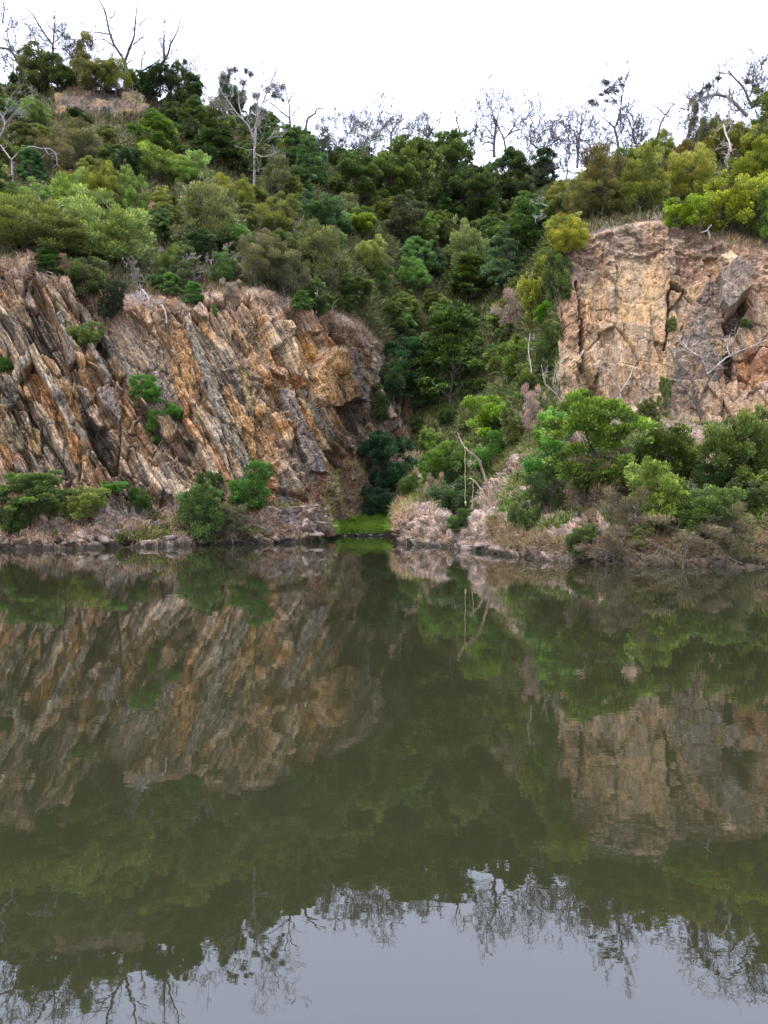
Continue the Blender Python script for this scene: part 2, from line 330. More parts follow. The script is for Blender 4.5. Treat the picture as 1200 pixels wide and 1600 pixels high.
# ---- hand placed features on the two faces: polygon (photo rows), colour, push out, smoothness
GR = (.200, .185, .165); SL = (.13, .125, .12); OC = (.37, .225, .095); TN = (.42, .29, .18); PK = (.36, .25, .20); RU = (.26, .10, .05); PA = (.60, .50, .40); OLV = (.19, .185, .12); DKR = (.10, .08, .075)
FE = [
 ([(146, 478), (186, 482), (225, 500), (262, 545), (288, 640), (285, 665), (235, 640), (205, 600), (178, 560)], GR, -.45, .8),
 ([(112, 470), (128, 470), (165, 520), (150, 520)], (.36, .32, .30), .15, .7),
 ([(133, 538), (143, 538), (175, 600), (166, 606)], (.25, .25, .27), .5, .7),
 ([(150, 612), (172, 606), (190, 650), (186, 668), (160, 640)], (.24, .22, .23), .55, .5),
 ([(85, 492), (98, 490), (118, 560), (108, 570)], (.30, .27, .25), .3, .5),
 ([(258, 488), (296, 500), (300, 560), (296, 618), (280, 618), (262, 540)], OC, -.25, .6),
 ([(282, 480), (292, 480), (330, 590), (352, 640), (400, 735), (385, 740), (335, 655), (312, 590)], (.20, .205, .18), .30, .75),
 ([(350, 600), (362, 598), (385, 650), (398, 700), (385, 690), (365, 650)], OC, -.1, .5),
 ([(372, 575), (392, 580), (400, 640), (386, 640)], (.30, .25, .13), -.1, .6),
 ([(380, 650), (398, 648), (404, 712), (392, 715)], (.40, .25, .09), 0, .6),
 ([(402, 660), (432, 668), (434, 720), (404, 718)], OC, -.35, .65),
 ([(432, 610), (452, 608), (490, 690), (530, 780), (512, 790), (480, 720), (450, 660)], (.21, .19, .185), .25, .7),
 ([(456, 610), (470, 612), (520, 690), (515, 700)], (.22, .21, .17), .1, .6),
 ([(440, 530), (448, 528), (470, 580), (466, 596)], (.62, .52, .38), .15, .4),
 ([(446, 515), (498, 520), (502, 550), (478, 598), (462, 580)], (.42, .25, .09), -.4, .5),
 ([(505, 552), (530, 545), (546, 600), (552, 622), (520, 634), (498, 640), (480, 600)], (.44, .27, .11), .95, .6),
 ([(528, 545), (548, 548), (570, 630), (552, 622)], (.24, .215, .20), .75, .7),
 ([(522, 656), (536, 654), (544, 690), (534, 700)], PA, -.1, .4),
 ([(536, 692), (548, 690), (556, 715), (542, 715)], RU, 0, .3),
 ([(490, 738), (508, 742), (516, 782), (498, 782)], (.22, .07, .05), 0, .5),
 ([(415, 722), (436, 725), (440, 785), (425, 780)], (.40, .19, .07), -.1, .3),
 ([(40, 575), (62, 590), (100, 660), (82, 655), (55, 620)], (.40, .20, .08), .1, .2),
 ([(98, 600), (118, 600), (132, 660), (110, 660)], (.42, .25, .10), .3, .3),
 ([(100, 672), (128, 690), (136, 725), (118, 722)], (.42, .22, .09), 0, .4),
 ([(36, 660), (60, 665), (64, 705), (42, 700)], (.36, .25, .11), .1, .3),
 ([(0, 655), (20, 650), (40, 700), (20, 706), (0, 690)], (.30, .25, .17), .1, .4),
 ([(18, 585), (46, 560), (52, 572), (28, 605)], (.40, .37, .31), .4, .4),
 ([(0, 585), (20, 590), (34, 625), (10, 640), (0, 630)], (.20, .185, .145), .2, .5),
 # right wall
 ([(1048, 600), (1064, 520), (1090, 462), (1118, 436), (1130, 430), (1136, 470), (1130, 500), (1146, 560), (1120, 600)], (.135, .115, .11), .15, .5),
 ([(1122, 436), (1150, 412), (1170, 432), (1170, 460), (1134, 496), (1124, 480)], (.20, .18, .175), 1.1, .75),
 ([(1126, 398), (1142, 392), (1156, 404), (1150, 416), (1132, 410)], (.62, .49, .33), .1, .5),
 ([(1098, 405), (1124, 400), (1124, 424), (1104, 436)], (.26, .17, .08), -.3, .4),
 ([(1056, 395), (1096, 400), (1094, 436), (1072, 448), (1056, 430)], (.20, .13, .11), -.2, .3),
 ([(958, 405), (1040, 395), (1046, 480), (1030, 520), (960, 500)], (.47, .345, .215), -.15, .6),
 ([(905, 470), (918, 468), (922, 520), (908, 520)], (.48, .33, .20), .25, .5),
 ([(925, 512), (958, 495), (960, 512), (930, 524)], (.50, .37, .25), .35, .4),
 ([(872, 455), (893, 430), (908, 440), (916, 530), (908, 560), (886, 540)], (.27, .185, .14), .1, .1),
 ([(1148, 560), (1200, 545), (1200, 600), (1160, 605)], (.33, .17, .08), -.1, .0),
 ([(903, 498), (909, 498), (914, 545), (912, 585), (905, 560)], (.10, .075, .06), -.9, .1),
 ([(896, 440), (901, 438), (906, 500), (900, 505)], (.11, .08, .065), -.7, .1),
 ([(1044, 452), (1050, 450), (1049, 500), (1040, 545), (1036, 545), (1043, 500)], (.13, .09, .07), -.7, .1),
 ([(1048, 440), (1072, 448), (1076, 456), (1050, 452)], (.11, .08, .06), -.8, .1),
 ([(1126, 505), (1166, 466), (1172, 478), (1150, 520), (1130, 525)], (.08, .065, .055), -1.0, .1),  # recess under the overhanging slab, its shadow painted into the colour
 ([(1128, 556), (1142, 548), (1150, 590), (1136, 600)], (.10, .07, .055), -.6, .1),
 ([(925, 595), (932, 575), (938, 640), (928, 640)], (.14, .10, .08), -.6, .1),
 ([(1168, 540), (1200, 530), (1240, 545), (1230, 580), (1180, 585)], (.22, .10, .06), 0, .0),
 ([(1120, 535), (1130, 533), (1132, 556), (1122, 556)], (.38, .29, .14), .1, .3),
]
relief = wL*dL+wR*dR
C = np.zeros(X.shape+(3,))
def lerp(a, b, t): return a*(1-t[..., None])+np.asarray(b)*t[..., None]
def pick(r, pal):
    pal = np.array([p[0] for p in pal]), np.cumsum([p[1] for p in pal])/sum(p[1] for p in pal)
    return pal[0][np.minimum(np.searchsorted(pal[1], r), len(pal[0])-1)]
# left rock colour: follows the beds and blocks
mixr = (sid*.45+r1*.45+.35*fbm(al*.3, ac*.8, 161)+r2*.25)
mixr = np.clip(mixr/1.15, 0, .999)
rr = np.argsort(np.argsort(mixr[::7, ::7].ravel()))          # equalise
srt = np.sort(mixr[::7, ::7].ravel()); mixe = np.interp(mixr, srt, np.linspace(0, 1, len(srt)))
CLc = pick(mixe, [((.12, .10, .085), 1.3), ((.27, .21, .165), 1.4), ((.20, .17, .125), 1.2), ((.36, .28, .20), 1.5), (TN, .9), ((.34, .21, .10), 1.0), ((.22, .12, .065), .9), (GR, 1.0), ((.46, .39, .31), .6)])
CLc = CLc*(.60+.52*r2[..., None])
pal_ = (s3 > .28)*sstep(.0, .35, fbm(X*.5, Z*.5, 175)); CLc = lerp(CLc, (.50, .45, .38), pal_*.55)
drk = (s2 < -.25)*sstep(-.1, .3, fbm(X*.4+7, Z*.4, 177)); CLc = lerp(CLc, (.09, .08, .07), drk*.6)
oc_area = sstep(-.05, .35, fbm(X*.22, Z*.22, 171)); CLc = lerp(CLc, CLc*np.array([1.12, .90, .62]), oc_area*.7)
mixR = np.clip(.5+.5*fbm(X*.55+.2*Z, Z*.22, 181)+.22*(u2-.5)+.2*(u1-.5), 0, .999)
CRc = pick(mixR, [((.21, .155, .115), 1.3), ((.34, .25, .175), 1.4), ((.44, .325, .205), 1.4), ((.38, .295, .215), 1.3), ((.53, .42, .29), 1.0)])
CRc = CRc*(.66+.26*u3[..., None])
CRc = lerp(CRc, (.17, .125, .10), rim*.85)
strk = sstep(.25, .7, fbm(X*1.6, Z*.12, 187)); CRc = lerp(CRc, (.15, .105, .085), strk*.55); strk2 = sstep(.2, .6, fbm(X*3.2, Z*.15, 188)); CRc = lerp(CRc, (.12, .085, .07), strk2*.4*(1-rim)); strk3 = sstep(.35, .7, fbm(X*2.4+4, Z*.14, 189)); CRc = lerp(CRc, (.50, .43, .34), strk3*.5*(1-rim))
CRc = lerp(CRc, (.25, .165, .12), sstep(1100, 1190, PXB)*.6)
CRc = lerp(CRc, (.28, .215, .165), sstep(560, 620, PYB)*sstep(980, 1020, PXB)*.6)
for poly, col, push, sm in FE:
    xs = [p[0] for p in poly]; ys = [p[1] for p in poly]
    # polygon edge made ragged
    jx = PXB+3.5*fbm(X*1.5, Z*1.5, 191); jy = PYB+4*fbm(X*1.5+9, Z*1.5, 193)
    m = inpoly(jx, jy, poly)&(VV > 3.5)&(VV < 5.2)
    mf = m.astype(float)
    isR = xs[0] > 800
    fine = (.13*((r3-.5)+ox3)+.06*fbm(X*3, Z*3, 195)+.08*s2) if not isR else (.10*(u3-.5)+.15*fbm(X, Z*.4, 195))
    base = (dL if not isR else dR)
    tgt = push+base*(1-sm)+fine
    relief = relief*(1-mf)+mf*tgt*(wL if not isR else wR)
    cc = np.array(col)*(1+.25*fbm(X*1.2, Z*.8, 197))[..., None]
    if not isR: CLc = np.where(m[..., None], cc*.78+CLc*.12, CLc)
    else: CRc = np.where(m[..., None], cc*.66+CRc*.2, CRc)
# outcrop near the left ridge
out = inpoly(PXB+5*fbm(X*.8, Z*.8, 201), PYB, [(88, 188), (86, 150), (110, 144), (205, 146), (226, 160), (236, 178), (215, 186), (190, 190), (165, 186), (120, 184)]).astype(float)
o1, o2, o3, ogx, ogy = vor(X/1.3, Z/1.8, 205)
relief = relief+out*(.5+.7*(o1-.5)+.6*ogx*(o2-.5)+.35*(vor(X/.9, Z/.35, 208)[0]-.5))
relief += (1-out)*hill*dH*sstep(5.0, 5.6, VV) + wMid*(.35*dL*.6+.2*dH)
relief += wBank*low*dBk*(1-grassm)*(1-.75*wL)+sstep(.9, 1.02, VV)*(1-low)*.8*(dBk+.1)*(1-grassm)
NRM = NB.copy()
XD = XB+NRM[..., 0]*relief; YD = DB+NRM[..., 1]*relief; ZD = ZB+NRM[..., 2]*relief
NF = grid_normals(XD, YD, ZD)
if NF[NU//2, NV//2, 1] > 0: NF = -NF
# colours
hn = fbm(X*.5, Y*.5, 211); hn2 = fbm(X*2.2, Y*2.2+Z, 213)
soil = lerp(np.zeros(X.shape+(3,))+np.array((.10, .08, .055)), (.20, .16, .115), sstep(-.2, .5, hn))
soil = lerp(soil, (.10, .095, .04), sstep(.0, .5, hn2)*.6)
bank = lerp(np.zeros(X.shape+(3,))+np.array((.30, .225, .185)), (.43, .345, .295), sstep(-.3, .4, fbm(X*.9, Y*.9+Z, 215)))
bank = lerp(bank, (.20, .15, .11), sstep(.05, .5, fbm(X*2, Y*2+Z*2, 217)))
bank = bank*(.45+.55*c1_[..., None])*(.8+.35*b1_[..., None])
C = soil
C = lerp(C, bank, np.clip(1-sstep(3.6, 4.0, VV)+(1-left)*(1-right)*(1-sstep(3.9, 4.5, VV))*.8, 0, 1))
C = lerp(C, (.23, .15, .10), wMid*.6)
straw = sstep(.30, .62, NF[..., 2]+.18*fbm(X*3, Z*3, 219))
CLs = lerp(CLc, (.42, .325, .25), straw*.75); CRs = lerp(CRc, (.42, .32, .25), straw*.5)
C = lerp(C, CLs, wL); C = lerp(C, CRs, wR)
C = lerp(C, CLc*1.0, left*wBank*(1-wL)*sstep(-.1, .5, fbm(X*.5, Z*1.2, 221))*.75)
topdirt = left*sstep(4.80, 4.97, VV+.08*fbm(X*.5, Z*.5, 225))*(1-hill); C = lerp(C, (.33, .245, .19), topdirt*.75)
oc = pick(np.clip(.5+.6*(o1-.5)+.5*fbm(X*.7, Z*.7, 227), 0, .999), [((.05, .04, .03), 1.6), ((.12, .085, .06), 1.2), ((.19, .125, .065), 1), ((.10, .09, .04), .8), ((.17, .14, .11), .4)])
C = lerp(C, oc, out*sstep(-.35, 0, fbm(X*.6, Z*.6, 228)+.3))
C = lerp(C, (.09, .11, .04), grassm*.9)
wet_shade = (1-sstep(.14, .34, ZD+.06*fbm(X*2, Z*2, 229))); C = lerp(C, (.022, .019, .014), wet_shade*.95)      # wet line at the water's edge, with the undercut's shade painted in
dk = right*(1-sstep(.35, 1.1, ZD+.5*fbm(X*.9, Y*.9, 233)))*(VV < 3); C = lerp(C, (.085, .068, .05), dk*.8)
rk = np.clip(wL+wR+.6*wBank, 0, 1)[..., None]; C = C*(1-rk)+C*np.array((.85, .79, .705))*rk
C = np.clip(C, .008, .8)
VT = np.stack([XD, YD, ZD], -1)
def sub_terrain(name, fmask, mat, label):
    iu, iv = np.nonzero(fmask)
    q = np.stack([iu*NV+iv, (iu+1)*NV+iv, (iu+1)*NV+iv+1, iu*NV+iv+1], 1)
    used, inv = np.unique(q, return_inverse=True); q = inv.reshape(-1, 4)
    o = mesh_np(name, VT.reshape(-1, 3)[used], q, mat, smooth=False, vcol=C.reshape(-1, 3)[used])
    tag(o, label, kind='structure'); return o
pc = PXB[:-1, :-1]; vc = VV[:-1, :-1]
fl = (pc < 645) & (vc > 3.5) & (vc < 5.04); frr = (pc > 866) & (vc > 3.9) & (vc < 5.04)
fb = (vc < 3.9) & ~fl
sub_terrain('cliff', fl, M_CL, 'long quarry wall of tilted ochre and grey rock beds on the left')
sub_terrain('cliff', frr, M_CR, 'tall pale orange quarry face rising on the right')
sub_terrain('bank', fb, M_BANK, 'pinkish soil and rock bank along the waterline')
sub_terrain('hillside', ~(fl | frr | fb), M_SOIL, 'steep brown hillside under the bushes')
# water and far ground
def sheet(name, x0, x1, y0, y1, z, mat, label):
    o = mesh_np(name, [(x0, y0, z), (x1, y0, z), (x1, y1, z), (x0, y1, z)], [(0, 1, 2, 3)], mat); return tag(o, label, kind='structure')
sheet('water', -90, 90, -60, 75, 0, M_WATER, 'still murky green quarry lake mirroring the cliffs')
M_GR = plain_mat('far_ground_earth', (.10, .09, .06), .9, .3, .1)
sheet('ground', -1500, 1500, -1500, 1500, -3.2, M_GR, 'earth around and under the lake')
# ---- surface lookup: first row (from the water up) seen at photo position px, py
PYD = PYB
def surf(px, py):
    u = int(np.clip(np.searchsorted(cols, px), 0, NU-1)); row = PYD[u]; lo_ = np.searchsorted(vs, 1.0); hi = np.searchsorted(vs, 8.0)
    k = np.nonzero(row[lo_:hi] <= py)[0]; k = (k[0]+lo_) if len(k) else hi
    return VT[u, k].copy(), vs[k], NF[u, k]
def ppx(p): return 600+p[0]/p[1]*F, HZ-(p[2]-H0)/p[1]*F

# ================================================================ plants
class Geo:
    def __init__(s): s.v = []; s.f = []; s.n = 0
    def tube(s, pts, rad, k=5):
        pts = np.asarray(pts, float); rad = np.asarray(rad, float); m = len(pts)
        tg = np.gradient(pts, axis=0); tg /= np.linalg.norm(tg, axis=1, keepdims=True)+1e-9
        ref = np.array([0.31, 0.89, 0.33]); a = np.cross(tg, ref); a /= np.linalg.norm(a, axis=1, keepdims=True)+1e-9; b = np.cross(tg, a)
        an = np.arange(k)/k*2*math.pi
        ring = pts[:, None]+rad[:, None, None]*(np.cos(an)[None, :, None]*a[:, None]+np.sin(an)[None, :, None]*b[:, None])
        i = np.arange(m-1)[:, None]*k; j = np.arange(k)[None]; j2 = (j+1) % k
        f = np.stack([i+j, i+j2, i+k+j2, i+k+j], -1).reshape(-1, 4)+s.n
        s.v.append(ring.reshape(-1, 3)); s.f.append(f); s.n += m*k
    def build(s, name, mat, parent=None):
        return mesh_np(name, np.concatenate(s.v), np.concatenate(s.f), mat, parent, smooth=True)
def unit(a): return a/(np.linalg.norm(a, axis=-1, keepdims=True)+1e-9)
def leaves(P, D, L, W, rs, flop=.5):
    """diamond leaves at P along D; returns verts, quads"""
    n = len(P); D = unit(D); side = unit(np.cross(D, rs.normal(size=(n, 3))+np.array([0, 0, .6])))
    nor = np.cross(side, D)
    b = P; t = P+D*L[:, None]+nor*(L*.12)[:, None]; m = P+D*(L*.45)[:, None]
    V = np.stack([b, m-side*W[:, None]*.5, t, m+side*W[:, None]*.5], 1).reshape(-1, 3)
    return V, np.arange(n*4).reshape(-1, 4)
def crown(kind, seed, nleaf):
    """unit crown: diameter 1, height 1; returns (V, Q, tint, tip, clump centres)"""
    rs = np.random.RandomState(seed); cc = []; cr = []
    z0 = {'feathery': .03, 'layered': .10, 'leafy': .04, 'olive': .08, 'sparse': .42, 'twiggy': .0, 'canopy': .26, 'column': .05}[kind]
    ncl = {'feathery': 100, 'layered': 120, 'leafy': 105, 'olive': 80, 'sparse': 26, 'twiggy': 50, 'canopy': 100, 'column': 50}[kind]
    lob = [(rs.uniform(-.30, .30), rs.uniform(-.30, .30), rs.uniform(.18, .80), rs.uniform(.13, .26)) for _ in range(11)] + [(0, 0, .42, .26)]
    tries = 0
    while len(cc) < ncl and tries < 6000:
        tries += 1
        th_ = rs.uniform(0, 2*math.pi); z = rs.uniform(0, 1)
        if kind == 'layered': prof = (1-.72*z**2.2)*(.72+.28*min(1, z*5))*(.8+.2*math.cos(th_*3+z*9)); rad = .5*prof*(.3+.7*math.sqrt(rs.uniform()))
        elif kind == 'canopy': prof = math.sqrt(max(0, 1-(2*z-1)**2*.85)); rad = .5*prof*math.sqrt(rs.uniform())
        elif kind == 'column': prof = math.sin(math.pi*min(.95, z*.85+.12))**.6; rad = .42*prof*math.sqrt(rs.uniform())
        elif kind == 'sparse': prof = 1; rad = .5*math.sqrt(rs.uniform())
        else:
            prof = 1; rad = .5*math.sqrt(rs.uniform())
            x, y = rad*math.cos(th_), rad*math.sin(th_)
            ok = any((x-a)**2+(y-b)**2+((z-c)*.8)**2 < r*r for a, b, c, r in lob)
            ins = any((x-a)**2+(y-b)**2+((z-c)*.8)**2 < (r*.45)**2 for a, b, c, r in lob)
            if not ok or (ins and rs.uniform() < .6): continue
        x, y = rad*math.cos(th_), rad*math.sin(th_)
        zz = z0+(1-z0)*z
        if kind == 'layered': zz = round(zz*8+.6*math.cos(th_*2))/8*.5+zz*.5
        cc.append((x, y, min(zz, .93))); cr.append(rs.uniform(.05, .115) if kind != 'sparse' else rs.uniform(.05, .11))
    cc = np.array(cc); cr = np.array(cr); n = len(cc)
    if kind != 'sparse':
        o_ = rs.uniform(size=n) < .16; cc[o_, :2] *= 1.18; cc[o_, 2] = np.minimum(cc[o_, 2]*1.1, 1.02); cr[o_] *= .62
    wgt = cr**2/np.sum(cr**2); idx = rs.choice(n, nleaf, p=wgt)
    q = unit(rs.normal(size=(nleaf, 3))); q *= (rs.uniform(size=(nleaf, 1))**.45)
    flat = {'layered': .38, 'canopy': .5, 'sparse': .7}.get(kind, .85)
    q[:, 2] *= flat
    P = cc[idx]+q*cr[idx][:, None]*1.15
    outw = P*np.array([1, 1, .9])-np.array([0, 0, .42])
    base = {'feathery': (.036, .26), 'layered': (.034, .42), 'leafy': (.036, .45), 'olive': (.036, .2), 'sparse': (.028, .35), 'twiggy': (.06, .10), 'canopy': (.033, .45), 'column': (.032, .3)}[kind]
    up = {'feathery': 1.0, 'layered': -.1, 'leafy': .3, 'olive': .15, 'sparse': -.5, 'twiggy': .7, 'canopy': .1, 'column': .9}[kind]
    D = unit(outw)+q*.8+rs.normal(size=(nleaf, 3))*.45+np.array([0, 0, up])
    L = base[0]*rs.uniform(.6, 1.5, nleaf); Wd = L*base[1]*rs.uniform(.8, 1.3, nleaf)
    if kind == 'twiggy': Wd = np.full(nleaf, .0055)
    V, Q = leaves(P, D, L, Wd, rs)
    ctint = rs.uniform(0, 1, n); tint = np.clip(.6*ctint[idx]+.4*rs.uniform(size=nleaf), 0, 1)
    tip = np.clip((q[:, 2]/flat)*1.3-.15, 0, 1)*np.clip(rs.normal(.55, .35, nleaf), 0, 1)
    return V, Q, tint, tip, cc, cr, z0
PROTO = {}
def proto(kind, var):
    key = (kind, var)
    if key in PROTO: return PROTO[key]
    nl = {'feathery': 24000, 'layered': 22000, 'leafy': 20000, 'olive': 20000, 'sparse': 3200, 'twiggy': 9000, 'canopy': 24000, 'column': 14000}[kind]
    V, Q, tint, tip, cc, cr, z0 = crown(kind, hash((len(kind)*31+ord(kind[0])*7+ord(kind[2]), var)) % 99991, nl)
    c = mesh_np('crown', V, Q, M_DRY if kind == 'twiggy' else M_LEAF, attrs={'tint': ('FACE', tint), 'tip': ('FACE', tip)})
    rs = np.random.RandomState(var*13+5); g = Geo()
    nst = {'layered': 1, 'canopy': 1, 'sparse': 1, 'column': 1}.get(kind, 4)
    order = rs.permutation(len(cc)); stems = []
    for s in range(nst):
        a = rs.uniform(0, 6.28); sp = .05*(nst > 1)
        b0 = np.array([sp*math.cos(a), sp*math.sin(a), -.06]); top = np.array([rs.uniform(-.07, .07)+.22*math.cos(a)*(nst > 1), rs.uniform(-.07, .07)+.22*math.sin(a)*(nst > 1), .85 if nst == 1 else rs.uniform(.5, .75)])
        t = np.linspace(0, 1, 8)[:, None]; pts = b0*(1-t)+top*t+np.concatenate([np.zeros((1, 3)), rs.normal(size=(7, 3))*.012]).cumsum(0)*np.array([1, 1, .2])
        r0 = .022 if nst == 1 else .013
        g.tube(pts, r0*(1-.8*t[:, 0]), 6); stems.append(pts)
    for k in order[:34]:
        st = stems[rs.randint(nst)]; c0 = cc[k]; zt = max(.0, c0[2]-.1-.5*np.linalg.norm(c0[:2]))
        i = int(np.argmin(abs(st[:, 2]-zt))); p0 = st[i]; t = np.linspace(0, 1, 6)[:, None]
        mid = (p0+c0)/2+np.array([0, 0, -.04])+rs.normal(size=3)*.02
        pts = p0*(1-t)**2+2*mid*t*(1-t)+c0*t**2
        g.tube(pts, .0075*(1-.75*t[:, 0]), 4)
    for k in order[34:46]:
        st = stems[rs.randint(nst)]; c0 = cc[k]*np.array([1.14, 1.14, 1.0])+np.array([0, 0, .05]); p0 = st[5]; t = np.linspace(0, 1, 6)[:, None]
        g.tube(p0*(1-t)+c0*t+rs.normal(size=(6, 3))*.012, .0055*(1-.6*t[:, 0]), 3)
    tr = g.build('trunk', M_BARK)
    for o in (c, tr): COL.objects.unlink(o)
    PROTO[key] = (c, tr); return PROTO[key]
NVAR = {'feathery': 3, 'layered': 3, 'leafy': 4, 'olive': 3, 'sparse': 2, 'twiggy': 3, 'canopy': 3, 'column': 2}
HB = []
PLACED = []          # x, y, z, radius
rnd = random.Random(5)
def plant(kind, px, ptop, pbase, wpx, col, name, label, cat, group=None, bark=(.10, .085, .075), at=None, var=None):
    """a tree or shrub rooted on the terrain; its rows and width in the photo set its real size at that distance"""
    P, v, nn = surf(px, pbase) if at is None else at
    d = P[1]; ztop = H0+(HZ-ptop)/F*d
    h = max(ztop-P[2], .5); wd = wpx/F*d
    e = empty(name, (float(P[0]), float(P[1]), float(P[2])), label, cat, group)
    c, t = proto(kind, rnd.randrange(NVAR[kind]) if var is None else var)
    j = rnd.uniform(.88, 1.12)
    for src, cl in ((c, tuple(x*j for x in col)), (t, bark)):
        o = src.copy(); COL.objects.link(o); o.parent = e; o.color = (*cl, 1)
    e.rotation_euler = (0, 0, rnd.uniform(0, 6.28)); e.scale = (wd, wd, h/1.0)
    PLACED.append((P[0], P[1], P[2], wd*.5, h)); return e
DG = (.030, .060, .020); DD = (.020, .042, .018); MG = (.050, .095, .022); BG = (.075, .19, .020); PG = (.125, .190, .065); OG = (.105, .120, .030); YG = (.14, .18, .03); BLG = (.026, .078, .034); GG = (.10, .115, .065); GB = (.17, .135, .11); TE = (.042, .092, .038)
exec_list = []
